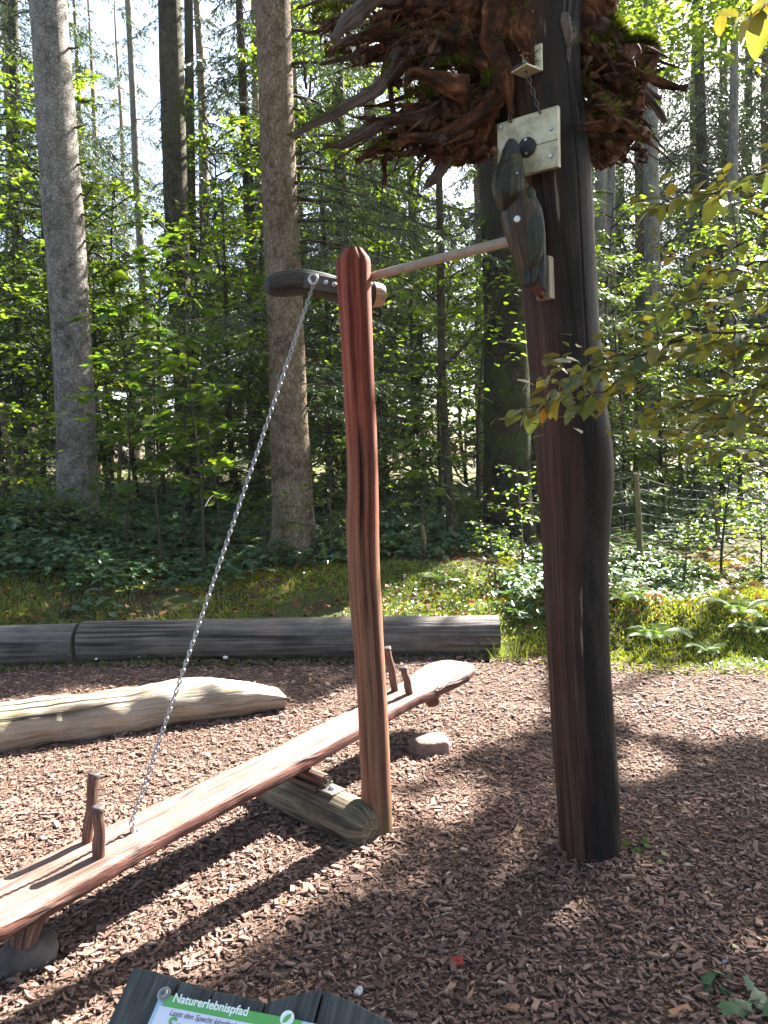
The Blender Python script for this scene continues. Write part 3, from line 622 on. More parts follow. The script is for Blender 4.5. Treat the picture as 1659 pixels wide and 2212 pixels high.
# ------------------------------------------------------------------ metal bracket, knocking plate and its chains
th_ = rad(36); BXa = np.array([math.cos(th_), -math.sin(th_), 0]); BN = np.array([-math.sin(th_), -math.cos(th_), 0]); ZU = np.array([0, 0, 1.0])
pc = PY(1141, 314, TY - .175)
kp = thing('knocking_plate', pc, 'pale square knocking plate hung by two chains on the tall dark post', 'plate')
board = Geo(); box(pc, BXa * .118, BN * .011, ZU * .103, board, .004); put('board', board, M['plate_wood'], kp, False)
seam = Geo(); box(pc + BN * .0116 + ZU * -.012 + BXa * .075, BXa * .042, BN * .0008, ZU * .0012, seam); put('seam', seam, M['rusty'], kp, False)
dk = Geo(); disc(pc + BN * .011 + BXa * .002 - ZU * .012, BN, .034, .012, 28, dk); put('striker_disc', dk, M['black'], kp, True, sharp=40)
def plate_pt(a, b): return pc + BXa * a + ZU * b + BN * .011
for a, b in ((-.1, .085), (.092, .03), (.09, -.062)):
    s_ = Geo(); disc(plate_pt(a, b), BN, .008, .006, 14, s_); put('bolt', s_, M['steel'], kp, True, sharp=40)
for a, b in ((0.0, .024 - .012), (0.0, -.024 - .012)):
    s_ = Geo(); disc(plate_pt(a + .002, b) + BN * .011, BN, .006, .005, 12, s_); put('bolt', s_, M['steel'], kp, True, sharp=40)
bk = PY(1150, 138, TY - .185)
br = thing('hanging_bracket', bk, 'small bent pale metal bracket screwed under the roots', 'bracket')
s_ = Geo(); box(bk + ZU * .012, BXa * .038, BN * .004, ZU * .046, s_, .002); put('back_plate', s_, M['plate_wood'], br, False)
out = nrm(BN * .8 + BXa * -.25); sh_ = Geo(); box(bk - ZU * .033 + out * .034, nrm(np.cross(out, ZU)) * .037, out * .036, ZU * .003, sh_, .0015); put('shelf_plate', sh_, M['plate_wood'], br, False)
s_ = Geo(); disc(bk + ZU * .035 - BXa * .015 + BN * .004, BN, .008, .005, 14, s_); put('screw', s_, M['rusty'], br)
hk = Geo(); tube(resample([bk - ZU * .028 + out * .02 + BXa * .012, bk - ZU * .012 + out * .03 + BXa * .004, bk - ZU * .012 + out * .045 - BXa * .02, bk - ZU * .028 + out * .05 - BXa * .055], 18), .0045, 8, geo=hk); put('hook_bar', hk, M['rusty'], br)

def link_mesh(name, L, W, r, mat):
    a = np.linspace(0, 2 * math.pi, 18, endpoint=False); st = (L - W) / 2
    p = np.stack([np.cos(a) * (W / 2 - r), np.zeros(18), np.sin(a) * (W / 2 - r) + np.sign(np.sin(a)) * st * (abs(np.sin(a)) > 1e-6)], -1)
    p = np.vstack([p, p[:1]])
    return tube(p, r, 7, False).mesh(name, mat)
def hang_chain(name, a, b, pitch, W, r, mat, label, sag=0.0, twist=0.0):
    a = np.asarray(a, float); b = np.asarray(b, float); d = b - a; L = np.linalg.norm(d); n = max(2, int(round(L / pitch)))
    t = thing(name, b, label, 'chain'); me = link_mesh('link', L / n * 1.0 + 2 * r * 1.15, W, r, mat)
    for k in range(n):
        u = (k + .5) / n; p = a + d * u + np.array([0, 0, -1]) * sag * 4 * u * (1 - u)
        z = nrm(d + np.array([0, 0, -1]) * sag * 4 * (1 - 2 * u)); x = nrm(np.cross(z, [0.3, 1, 0.1])); y = np.cross(z, x)
        ang = math.pi / 2 * (k % 2) + twist + random.Random(k).uniform(-.12, .12); x2 = x * math.cos(ang) + y * math.sin(ang); y2 = np.cross(z, x2)
        share('link', me, t, Matrix(((x2[0], y2[0], z[0], p[0]), (x2[1], y2[1], z[1], p[1]), (x2[2], y2[2], z[2], p[2]), (0, 0, 0, 1))))
    return t
ca, cb = plate_pt(-.062, .093) + BN * .004, plate_pt(.052, .093) + BN * .004
ha, hb = bk - ZU * .03 + out * .052 - BXa * .052, bk - ZU * .015 + out * .042 + BXa * .0
hang_chain('plate_chain', ha, ca, .021, .017, .0033, M['rusty'], 'dark short chain holding the knocking plate at its corner nearer the bird beak')
hang_chain('plate_chain', hb, cb, .021, .017, .0033, M['rusty'], 'dark short chain at the upper corner of the plate, away from the bird')

# ------------------------------------------------------------------ carved woodpecker
BY0 = TY - .19
bt = PY(1130, 480, BY0)
bird = thing('carved_woodpecker', bt, 'carved wooden woodpecker in faded green paint pivoting on the tall dark post', 'carving')
def uvp(u, v): return 1036.8 + u * .1797, 276.5 + v * .1797
def loft(rows, Y, depth, seg=26, power=.8, geo=None, n=None, bulge=0.0, seed=0, noise=.03):
    """cross sections from picture rows (v, left, right): lens of given depth about world depth Y"""
    rows = np.array(rows, float); n = n or len(rows) * 4
    v = np.linspace(rows[0, 0], rows[-1, 0], n); l = np.interp(v, rows[:, 0], rows[:, 1]); r = np.interp(v, rows[:, 0], rows[:, 2])
    k = np.ones(5) / 5
    sm = lambda a: np.convolve(np.pad(a, 2, mode='edge'), k, 'valid'); l, r = sm(l), sm(r)
    dd = np.interp(v, rows[:, 0], np.broadcast_to(depth, (len(rows),)))
    th = np.linspace(0, 2 * math.pi, seg, endpoint=False); V = []
    for vv, ll, rr_, d_ in zip(v, l, r, dd):
        x, y = uvp((ll + rr_) / 2, vv); c = PY(x, y, Y); hw = (rr_ - ll) / 2 * .1797 / F_PX * c[1]
        co, si = np.cos(th), np.sin(th); co = np.sign(co) * abs(co) ** power; si = np.sign(si) * abs(si) ** power
        V.append(c + np.outer(co * hw, [1, 0, 0]) + np.outer(si * d_, [0, 1, 0]))
    V = np.array(V); V = V * 1.0
    V += (.0022 * sines(V, 90, seed, 2) + .0035 * np.sign(sines(V * [1, 1, .3], 60, seed + 1, 1)) * (np.abs(sines(V * [1, 1, .3], 60, seed + 1, 1)) < .12))[..., None] * [.6, 1, .2]; s = np.arange(n)[:, None] * .01
    gc = np.stack([np.broadcast_to(np.cos(th) * .06, (n, seg)), np.broadcast_to(np.sin(th) * .06, (n, seg)), np.broadcast_to(s, (n, seg))], -1)
    i = np.arange(n - 1)[:, None] * seg; j = np.arange(seg)[None]; kk = (j + 1) % seg
    F = np.stack([i + j, i + seg + j, i + seg + kk, i + kk], -1).reshape(-1, 4); g = geo or Geo(); g.add(V.reshape(-1, 3), F, gc.reshape(-1, 3))
    for e, fl in ((0, 1), (n - 1, 0)):
        a = np.arange(seg); b = (a + 1) % seg; f = np.stack([b, a, np.full(seg, seg)] if not fl else [a, b, np.full(seg, seg)], -1)
        g.add(np.vstack([V[e], V[e].mean(0)]), f, np.vstack([gc[e], gc[e].mean(0)]))
    return g
put('body', loft([(640, 380, 540), (760, 330, 600), (900, 262, 690), (1000, 264, 735), (1170, 290, 762), (1330, 330, 778), (1550, 402, 788), (1700, 455, 760), (1820, 490, 700), (1900, 505, 620)], BY0, [.04, .055, .066, .07, .07, .066, .056, .05, .04, .02], seed=3), M['bird_brown'], bird)
put('head', loft([(360, 250, 498), (420, 225, 505), (560, 168, 518), (690, 146, 520), (830, 172, 510), (900, 205, 440), (950, 235, 370), (985, 265, 310)], BY0 - .03, [.04, .045, .055, .06, .055, .045, .03, .015], seed=5), M['bird_head'], bird)
put('beak', loft([(140, 352, 400), (165, 322, 432), (200, 300, 456), (290, 268, 480), (385, 246, 500)], BY0 - .03, [.012, .022, .028, .033, .038], seed=6), M['bird_grey'], bird)
put('wing', loft([(935, 560, 690), (1000, 530, 738), (1150, 500, 766), (1300, 505, 782), (1420, 540, 778), (1520, 575, 735), (1600, 592, 690), (1650, 600, 650)], BY0 - .045, [.012, .02, .026, .026, .022, .018, .014, .008], seed=7), M['bird_green'], bird)
put('shoulder', loft([(715, 560, 620), (760, 525, 655), (830, 510, 668), (890, 530, 660), (930, 570, 625)], BY0 - .035, [.012, .028, .033, .028, .012], seed=8), M['bird_green'], bird)
put('tail_feather', loft([(1640, 620, 720), (1750, 600, 720), (1860, 590, 680), (1900, 600, 640)], BY0 - .035, [.01, .018, .016, .008], seed=9), M['bird_green'], bird)
put('tail_feather', loft([(1480, 740, 790), (1600, 710, 792), (1750, 690, 793), (1880, 670, 792), (1960, 700, 786)], BY0 - .03, [.008, .018, .018, .014, .008], seed=10), M['bird_grey'], bird)
put('tail', loft([(1860, 590, 760), (1920, 610, 775), (1980, 650, 775), (2030, 700, 768), (2050, 730, 760)], BY0 - .01, [.03, .028, .024, .018, .01], seed=11), M['bird_red'], bird)
put('tail_feather', loft([(1700, 530, 590), (1800, 530, 610), (1880, 535, 600), (1920, 540, 570)], BY0 - .04, [.008, .014, .012, .006], seed=12), M['bird_grey'], bird)
for pts, rr__ in (([(240, 400), (330, 385), (420, 392), (500, 372)], .0022), ([(330, 640), (335, 780), (325, 930)], .0018), ([(385, 640), (395, 760), (375, 890)], .0018), ([(280, 620), (290, 760), (280, 900)], .0015), ([(440, 650), (450, 760), (430, 880)], .0018)):
    g_ = Geo(); tube(resample([PY(*uvp(u_, v_), BY0 - .03 - np.interp(v_, [360, 560, 690, 830, 985], [.040, .052, .057, .052, .012]) * math.sqrt(max(.05, 1 - ((u_ - 335) / 195) ** 2))) for u_, v_ in pts], 14), rr__, 6, True, geo=g_); put('carved_groove', g_, M['black'], bird)
for k_, (v0, v1, u0, u1) in enumerate(((1180, 1560, 560, 600), (1220, 1600, 620, 630), (1200, 1560, 690, 665), (1150, 1480, 745, 720))):
    g_ = Geo(); tube(resample([PY(*uvp(u0 + (u1 - u0) * s_, v0 + (v1 - v0) * s_), BY0 - .045 - .026 * math.sqrt(max(.1, 1 - ((u0 - 640) / 150) ** 2)) * (1 - .45 * s_)) for s_ in (0, .33, .66, 1)], 14), .0016, 6, True, geo=g_); put('feather_groove', g_, M['black'], bird)
s_ = Geo(); disc(PY(*uvp(445, 1100), BY0 - .058), [-.1, -1, -.1], .0125, .012, 18, s_); put('pivot_bolt', s_, M['steel'], bird, sharp=40)
s_ = Geo(); ellipsoid(PY(*uvp(408, 490), BY0 - .078), np.diag([.011, .008, .017]), 14, 8, .1, 4, 2, s_); put('eye', s_, M['bird_green'], bird)
s_ = Geo(); disc(PY(*uvp(443, 545), BY0 - .084), [0, -1, 0], .004, .004, 10, s_); put('screw', s_, M['steel'], bird)
g_ = Geo(); a_, b_ = PY(*uvp(770, 1560), BY0 + .02), PY(*uvp(790, 2060), BY0 + .02)
box((a_ + b_) / 2, [.021, -.02, 0], [.012, .014, 0], (b_ - a_) / 2, g_, .002); put('backing_board', g_, M['pale_cut'], bird, False)

# ------------------------------------------------------------------ round red post
rp = G(814, 1812); RY = rp[1] + .05
rows = [(1800, 781, 848), (1740, 780, 847), (1600, 776, 841), (1500, 771, 836), (1400, 764, 830), (1320, 757, 826), (1250, 753, 821), (1180, 749, 819.5), (1130, 747, 819), (1080, 749, 818), (1000, 749, 816), (900, 745, 812), (800, 740, 807), (700, 735, 803), (620, 729, 801), (564, 726, 800), (561, 727, 799), (539, 741, 783)]
ax_ = []; rr_ = []
for yy, l, r in rows:
    c = PY((l + r) / 2, yy, RY); ax_.append(c); rr_.append((r - l) / 2 / F_PX * c[1])
ax_ = np.array(ax_); ax_ = np.vstack([ax_[0] - [.004, 0, ax_[0][2] + .1], ax_]); rr_ = np.r_[rr_[0], rr_]
q, rq = resample(ax_, 130, rr_)
rpost = thing('red_post', rp * [1, 1, 0], 'slender round reddish post standing beside the seesaw pivot log', 'post')
g = tube(q, rq, 48, True, bump=.018, bscale=14, seed=9)
# two long drying cracks
n_ = len(q); V = g.V[0].reshape(n_, 48, 3)
T_, U_, W_ = frames(q); ang = lambda d: int(round((math.atan2(np.array(d) @ W_[5], np.array(d) @ U_[5]) % (2 * math.pi)) / (2 * math.pi) * 48)) % 48
for d, z0, z1, wv in (((-.18, -1, 0), .55, 1, 0), ((.55, -1, 0), .25, 1, 1), ((-.05, -1, 0), .1, .45, 2)):
    k = ang(d)
    for i_ in range(n_):
        u = i_ / n_
        if z0 < u < z1: V[i_, k] = q[i_] + (V[i_, k] - q[i_]) * (.82 - .10 * math.sin(u * 30 + wv) ** 2)
g.V[0] = V.reshape(-1, 3)
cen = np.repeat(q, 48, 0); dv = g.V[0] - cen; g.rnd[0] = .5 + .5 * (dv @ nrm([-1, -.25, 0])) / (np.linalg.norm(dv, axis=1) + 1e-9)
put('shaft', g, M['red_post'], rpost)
# ------------------------------------------------------------------ rocking beam behind the post, with its iron and eye bolt
BYb = RY + .135
bp = [(576, 618), (586, 617), (603, 614), (653, 610), (683, 614), (726, 625), (770, 633), (811, 637), (823, 638)]
brr = [15, 22, 27, 28, 27, 27, 27, 26, 21]
yy_ = np.interp(np.arange(9), [0, 8], [BYb - .02, BYb + .07])
q, rq = resample([PY(x, y, Y) for (x, y), Y in zip(bp, yy_)], 50, np.array(brr) / F_PX * BYb)
beam = thing('rocking_beam', PY(700, 618, BYb), 'short curved black beam mounted crosswise behind the red post', 'beam')
put('timber', tube(q[:-1], rq[:-1], 32, True, bump=.03, bscale=25, seed=3, dome=.15), M['dark_beam'], beam)
g = Geo(); ed = nrm(q[-2] - q[-4]); tube(np.array([q[-4] - ed * .012, q[-3], q[-2] + ed * .006, q[-2] + ed * .016]), [rq[-4] * 1.03, rq[-3] * 1.04, rq[-2] * 1.08, rq[-2] * .97], 32, True, geo=g); put('sawn_end_sun_tint', g, M['pale_cut'], beam)  # pale sawn face; its collar round the side paints sunlight onto the beam
pa = [PY(657, 606, BYb - .062), PY(730, 618, BYb - .052)]
g = Geo(); dX = (pa[1] - pa[0]) / 2; box((pa[0] + pa[1]) / 2, dX, nrm(np.cross(dX, ZU)) * .004, nrm(np.cross(np.cross(dX, ZU), dX)) * .029, g, .0015); put('iron_strap', g, M['rusty'], beam, False)
nb = nrm(np.cross(dX, ZU)); nb = nb * (-1 if nb[1] > 0 else 1)
for x, y in ((704, 610), (722, 614)):
    g = Geo(); c = PY(x, y, BYb - .062); disc(c, nb, .011, .006, 6, g); disc(c, nb, .0055, .018, 14, g); put('bolt', g, M['steel'], beam, sharp=30)
g = Geo(); c = PY(677, 603, BYb - .085); a = np.linspace(0, 2 * math.pi, 25); ex, ez = nrm([.9, -.35, 0]), np.array([0, 0, 1.0])
tube(c + np.outer(np.cos(a) * .019, ex) + np.outer(np.sin(a) * .019, ez), .0062, 10, False, geo=g); put('eye_ring', g, M['steel'], beam)
g = Geo(); tube(np.array([c - ex * .02, c - ex * .012 + np.array([0, .035, 0])]), .007, 10, geo=g); put('eye_shank', g, M['steel'], beam)
EYE = c - ez * .02
rod = Geo(); ra, rb_ = PY(786, 602, RY + .045), PY(1108, 519, BY0 + .03)
tube(resample([ra, (ra + rb_) / 2 + [0, 0, .002], rb_], 12), np.linspace(.0165, .0185, 12), 20, True, geo=rod)
rd = thing('push_rod', ra, 'grey metal tube running from the red post to the carved woodpecker', 'rod'); put('tube', rod, M['rod'], rd, sharp=40)

# ------------------------------------------------------------------ seesaw
PN, PF = P(60, 1914, 2.5), P(960, 1446, 4.62)
e = nrm(PF - PN); wv_ = nrm(np.cross(e, ZU)); nv_ = np.cross(wv_, e)          # wv_ points to the side nearer the camera
S0, S1 = -.34, np.linalg.norm(PF - PN) + .16
def plank_at(s, v=0.0, up=0.0): return PN + e * s + wv_ * v + nv_ * up
def s_for_px(px):
    ss = np.linspace(S0, S1, 500); xs = np.array([proj(plank_at(s))[0] for s in ss]); return float(np.interp(px, xs, ss))
seesaw = thing('seesaw', plank_at(1.3) * [1, 1, 0], 'long worn reddish wooden seesaw plank tilted across a low log', 'seesaw')
ns = 150; ss = np.linspace(S0, S1, ns); u = (ss - S0) / (S1 - S0)
hw = np.interp(u, [0, .012, .03, .06, .15, .2, .26, .5, .74, .80, .86, .91, .95, .975, .992, 1], [.06, .095, .12, .135, .135, .128, .112, .104, .106, .108, .122, .152, .158, .15, .125, .085])
th2 = np.interp(u, [0, .05, .5, .95, 1], [.022, .034, .037, .034, .016])
bend = np.interp(u, [0, .1, .5, .85, .95, 1], [.02, .008, 0, .0, .012, .028])
cs = []
for a in np.linspace(0, 2 * math.pi, 28, endpoint=False):
    c_, s_2 = math.cos(a), math.sin(a); cs.append((math.copysign(abs(c_) ** .3, c_), math.copysign(abs(s_2) ** .42, s_2)))
cs = np.array(cs); V = np.zeros((ns, 28, 3)); gcv = np.zeros((ns, 28, 3))
side = .010 * sines(ss[:, None] * [1, 0], 5, 3, 2)
for i_ in range(ns):
    lat_ = cs[:, 0] * hw[i_] + side[i_]; up_ = cs[:, 1] * th2[i_] - .036 + bend[i_]
    wobble = .005 * sines(np.stack([lat_, up_, np.full(28, ss[i_])], -1), 16, 8, 3)
    V[i_] = plank_at(ss[i_]) + np.outer(lat_ + wobble, wv_) + np.outer(up_ + wobble * .6, nv_)
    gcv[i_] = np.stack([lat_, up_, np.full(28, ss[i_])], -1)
i = np.arange(ns - 1)[:, None] * 28; j = np.arange(28)[None]; k = (j + 1) % 28
g = Geo().add(V.reshape(-1, 3), np.stack([i + j, i + k, i + 28 + k, i + 28 + j], -1).reshape(-1, 4), gcv.reshape(-1, 3))
for e_, fl in ((0, 0), (ns - 1, 1)):
    a = np.arange(28); b = (a + 1) % 28; g.add(np.vstack([V[e_], V[e_].mean(0)]), np.stack([a, b, np.full(28, 28)] if fl else [b, a, np.full(28, 28)], -1), np.vstack([gcv[e_], gcv[e_].mean(0)]))
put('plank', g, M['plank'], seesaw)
sN, sF = s_for_px(193), s_for_px(868)
def handle(base, top, r, seed):
    mid = (base + top) / 2 + np.array([.004, 0, 0]); q, rr = resample([base, base + (top - base) * .3, mid, base + (top - base) * .8, top], 26, np.array([1.0, 1.05, .92, .9, 1.02]) * r)
    o = put('handle', tube(q, rr, 18, True, bump=.10, bscale=26, seed=seed, dome=.25), M['handle'], seesaw)
    g = Geo(); t_ = nrm(top - q[-4]); tube(np.array([top - t_ * .012, top + t_ * .003, top + t_ * .005]), [r * 1.06, r * 1.05, r * .7], 18, True, geo=g); put('end_cap', g, M['rusty'], o)
b1 = plank_at(sN, .055); b2 = plank_at(sN + .04, -.075); b3 = plank_at(sF - .01, .06); b4 = plank_at(sF - .0, -.045)
d1, d2, d3, d4 = (proj(x)[2] for x in (b1, b2, b3, b4))
handle(b1, P(212, 1744, d1 - .01), .0205, 1); handle(b2, P(203, 1672, d2 + .0), .020, 2); handle(b3, P(871, 1442, d3 - .04), .021, 3); handle(b4, P(836, 1400, d4 - .06), .021, 4)
for sx, L in ((S0 + .30, 1), (S1 - .30, -1)):
    top = plank_at(sx, 0, -.06); base = top * [1, 1, 0] + [0, 0, hz(top[0], top[1]) + .02 if L > 0 else top[2] - .105]
    g = Geo(); q = resample([top + e * .07 * L, top * .6 + base * .4 + e * .03 * L, base], 10); tube(q, [.055, .054, .052, .05, .048, .046, .045, .043, .042, .038], 18, True, bump=.06, bscale=20, seed=5, squash=(1, .9), geo=g); put('foot', g, M['handle'], seesaw)
sc_ = s_for_px(282); cb_ = plank_at(sc_, .012, .0)
g = Geo(); disc(cb_ - nv_ * .002, nv_, .026, .007, 24, g, 0); put('bracket_washer', g, M['steel'], seesaw, sharp=40)
g = Geo(); tube(np.array([cb_, cb_ + nv_ * .03]), [.011, .009], 14, geo=g); put('bracket_eye', g, M['steel'], seesaw)
a = np.linspace(0, 2 * math.pi, 19); g = Geo(); c = cb_ + nv_ * .037; tube(c + np.outer(np.cos(a) * .012, nrm(wv_)) + np.outer(np.sin(a) * .012, nv_), .004, 8, False, geo=g); put('shackle', g, M['steel'], seesaw)
hang_chain('seesaw_chain', EYE, cb_ + nv_ * .045, .0185, .0185, .0034, M['chain'], 'long shiny steel chain slanting from the rocking beam down to the seesaw', sag=.006)

# ------------------------------------------------------------------ low pivot log with its axle
la, lb = np.array([-.085, 3.10, .07]), np.array([-.085 - .694 * .70, 3.10 + .72 * .70, .065])
plog = thing('pivot_log', (la + lb) / 2 * [1, 1, 0], 'short algae green log carrying the seesaw axle, chamfered at its end', 'log')
q, rq = resample([la, la + (lb - la) * .05, la + (lb - la) * .08, (la + lb) / 2, lb], 60, [.058, .093, .1, .1, .098]); rq[0] = .058; rq[1] = .07; rq[2] = .083; rq[3] = .094; rq[4] = .1
put('timber', tube(q, rq, 26, True, bump=.03, bscale=14, seed=8), M['green_log'], plog, sharp=28)
ld = nrm(lb - la); apos = la + (lb - la) * .60; top_ = apos + ZU * .128
sp_ = proj(plank_at(1.2)); 
g = Geo(); tube(np.array([top_ - ld * .13, top_ + ld * .2]), .03, 22, True, geo=g); put('axle', g, M['handle'], plog, sharp=40)
g = Geo(); tube(np.array([top_ - ld * .137, top_ - ld * .131]), .022, 20, True, geo=g); tube(np.array([top_ - ld * .145, top_ - ld * .136]), .011, 14, True, geo=g); put('axle_bolt', g, M['rusty'], plog, sharp=40)
pdir = nrm(np.cross(ld, ZU))
for off in (-.17,):
    c = apos + ld * off + ZU * .1025; g = Geo(); box(c, ld * .045, pdir * .04, ZU * .004, g, .0015); put('mounting_plate', g, M['steel'], plog, False)
    g = Geo(); disc(c + ZU * .004, ZU, .014, .009, 20, g, 1.0); put('bolt', g, M['steel'], plog)
g = Geo(); box(apos + ZU * .1, ld * .12, pdir * .05, ZU * .012, g, .004); put('bearing_block', g, M['rusty'], plog, False)

# ------------------------------------------------------------------ logs lying round the play area
def log(name, pts, rad_, mat, label, seed, seg=30, n=90, bump=.05, slope=None, dome=.05):
    pts = np.array(pts, float); q, rq = resample(pts, n, rad_); g = tube(q, rq, seg, True, bump=bump, bscale=6, seed=seed, dome=dome)
    if slope:
        s0, z0, z1, flr = slope
        for kk in range(len(g.V)):
            V = g.V[kk]; d = nrm(pts[-1] - pts[0]); L = np.linalg.norm(pts[-1] - pts[0]); t_ = ((V - pts[0]) @ d) / L
            V += nrm(V - (pts[0] + np.outer(t_ * L, d) * 1.0))[:, :] * (.012 * sines(V, 22, 5, 3) + .016 * sines(V * [.4, 1, 1], 9, 6, 2))[:, None]
            lim = np.interp(t_, [0, s0, 1], [9, z0, z1]); V[:, 2] = np.minimum(V[:, 2], lim + .004 * sines(V, 20, 3, 2))
    o = thing(name, pts.mean(0) * [1, 1, 0], label, 'log'); put('trunk_length', g, M[mat], o); return o
a_, b_ = G(-45, 1640), G(607, 1537); d_ = nrm(b_ - a_)
up_ = lambda p, r_, z: np.array([p[0], p[1] + r_ * .8, z])
log('shaved_log', [up_(a_, .15, .125), up_(a_ * .55 + b_ * .45, .14, .115), up_(b_, .10, .085)], [.15, .142, .115], 'orange_log', 'sunlit shaved log with orange streaks, end cut to a slant', 5, 48, 160, .10, (.74, .235, .085, 0))
a_, b_ = G(170, 1436), G(1083, 1419)
bl = log('back_log', [up_(a_, .16, .15), up_((a_ + b_) / 2, .16, .155), up_(b_, .16, .145)], [.172, .168, .165], 'grey_log', 'long grey weathered log bordering the grass behind the seesaw', 6, 34, 150, .03)
for x, y, r_ in ((487, 1420, .022), (208, 1423, .013), (524, 1381, .006)):
    c = G(x, y + 12); g = Geo(); p_ = PY(x, y, c[1] - .035); ellipsoid(p_, np.diag([r_, r_ * .7, r_ * .55]), 14, 9, .1, 4, 3, g); put('fungus', g, M['fungus'], bl)
for x, y, r_ in ((1030, 1388, .03), (990, 1380, .018)):
    p_ = PY(x, y, G(1000, 1420)[1] - .012); g = Geo(); ellipsoid(p_, np.diag([r_, .025, r_]), 16, 10, .15, 4, 3, g); put('knot', g, M['grey_log'], bl)
a_, b_ = G(-420, 1452), G(157, 1437)
log('back_log', [up_(a_, .16, .14), up_(b_, .16, .145)], [.17, .172], 'grey_log', 'grey log end butted against the long back log, cracked and reddish', 16, 34, 90, .03)

# ------------------------------------------------------------------ stones and small bits on the chips
def stone(name, c, ax, mat, label, cat, seed, flat=.6, noise=.12, nu=26, nv=16, rz=0.0, group=None):
    t = thing(name, np.asarray(c) * [1, 1, 1], label, cat, group); A = np.diag(ax); cR = np.array([[math.cos(rz), math.sin(rz), 0], [-math.sin(rz), math.cos(rz), 0], [0, 0, 1]])
    put('rock', ellipsoid(c, A @ cR, nu, nv, noise, 2.6, seed, flat=flat), M[mat], t); return t
c = G(932, 1640); stone('flat_stone', c + [0, .08, .035], (.105, .085, .062), 'stone_pink', 'squarish flat topped reddish stone lying on sunlit chips', 'stone', 4, .5, .10, 40, 26, .3)
c = G(42, 2108); stone('buffer_stone', c + [0, .06, .03], (.095, .07, .06), 'stone_grey', 'rounded grey stone under the lower seesaw end', 'stone', 8, .75, .12, 40, 26, .5)
for x, y, s_, lab in ((775, 2150, .016, 'white angular pebble beside the grey signboard top'), (1810 * .864, 2378 * .864 + 30, .016, 'pale rounded pebble on the shaded chips, lower corner'), (1450, 2020, .013, 'tiny pale pebble on chips below the tall post')):
    c = G(x, y); stone('pebble', c + [0, 0, .012], (s_, s_ * .7, s_ * .7), 'pebble', lab, 'pebble', int(x), .8, .25, 14, 10, 1.0)
c = G(988, 2090); t = thing('red_tile_fragment', c, 'small square red tile fragment on the shaded chips', 'fragment'); g = Geo(); box(c + [0, 0, .018], [.019, .004, 0], [-.004, .015, .004], [0, -.002, .007], g, .003); put('chunk', g, M['red_brick'], t, False)
g = Geo(); disc(c + [.002, -.002, .0255], [0, -.2, 1], .003, .001, 10, g); put('hole', g, M['black'], t)

# ------------------------------------------------------------------ tilted signboard at the camera's feet
yaw, tilt = rad(16.4), rad(31); sX = np.array([math.cos(yaw), -math.sin(yaw), 0]); tT = np.array([-math.sin(yaw), -math.cos(yaw), 0]); sD = tT * math.cos(tilt) - ZU * math.sin(tilt); sN_ = np.cross(sD, sX); sN_ = sN_ if sN_[2] > 0 else -sN_
TL = P(290, 2090, 1.45)
def on_board(px, py, h=0.0):                               # the board point on a sight line
    r = ray(px, py); t_ = ((TL + sN_ * h - CAM) @ sN_) / (r @ sN_); p = CAM + r * t_ - TL; return p @ sX, p @ sD
sb = thing('signboard', TL * [1, 1, 0], 'tilted grey plank signboard with a green and white nature trail panel', 'sign')
tops = [((289, 2089), (386, 2114)), ((390, 2119), (460, 2139)), ((462, 2141), (573, 2165)), ((575, 2163), (697, 2136)), ((700, 2137), (862, 2214))]
for kk, (pl, pr) in enumerate(tops):
    (u0, v0), (u1, v1) = on_board(*pl), on_board(*pr); u0 += .0012; u1 -= .0012; vb = .52
    mid = [(u0, v0), (u0 * .6 + u1 * .4, v0 * .6 + v1 * .4 - .002), (u1, v1)]; bt_ = [(u0, vb), (u1, vb)]
    poly = mid + [bt_[1], bt_[0]]; n_ = len(poly); g = Geo(); hh = random.Random(kk).uniform(-.0015, .0015)
    A = np.array([TL + sX * a + sD * b + sN_ * hh for a, b in poly]); B = A - sN_ * .028
    inner = A.mean(0); Ai = A + (inner - A) * .012 + 0; A2 = A - sN_ * .002
    gcp = np.array([(a, 0, b) for a, b in poly])
    Vv = np.vstack([Ai + sN_ * .0, A2, B]); F3 = np.array([[0, k_, k_ + 1] for k_ in range(1, n_ - 1)])[:, ::-1]; F4 = np.array([[k_, (k_ + 1) % n_, n_ + (k_ + 1) % n_, n_ + k_] for k_ in range(n_)] + [[n_ + k_, n_ + (k_ + 1) % n_, 2 * n_ + (k_ + 1) % n_, 2 * n_ + k_] for k_ in range(n_)])
    g.add(Vv, [F3, F4], np.vstack([gcp, gcp, gcp + [0, .03, 0]]) + [kk * 3.1, 0, kk * 1.7]); put('plank', g, M['grey_board'], sb, False)
def flat(u0, v0, u1, v1, h, th, name, mat, bev=0.0):
    c = TL + sX * (u0 + u1) / 2 + sD * (v0 + v1) / 2 + sN_ * (h + th / 2); g = Geo(); box(c, sX * (u1 - u0) / 2, sD * (v1 - v0) / 2, sN_ * th / 2, g, bev); return put(name, g, M[mat], sb, False)
pu, pv = on_board(349, 2149); gu, gv = on_board(363, 2151)
gue, _ = on_board(656, 2203); bh = on_board(357, 2173)[1] - gv + .002
flat(pu, pv, pu + .46, .50, .002, .003, 'panel', 'sign_edge', .001)
flat(gu, pv + .0002, gue, pv + bh, .0056, .0006, 'green_band', 'sign_green')
flat(gu - .005, pv + bh + .0003, gue, .495, .0056, .0004, 'print_field', 'sign_white')
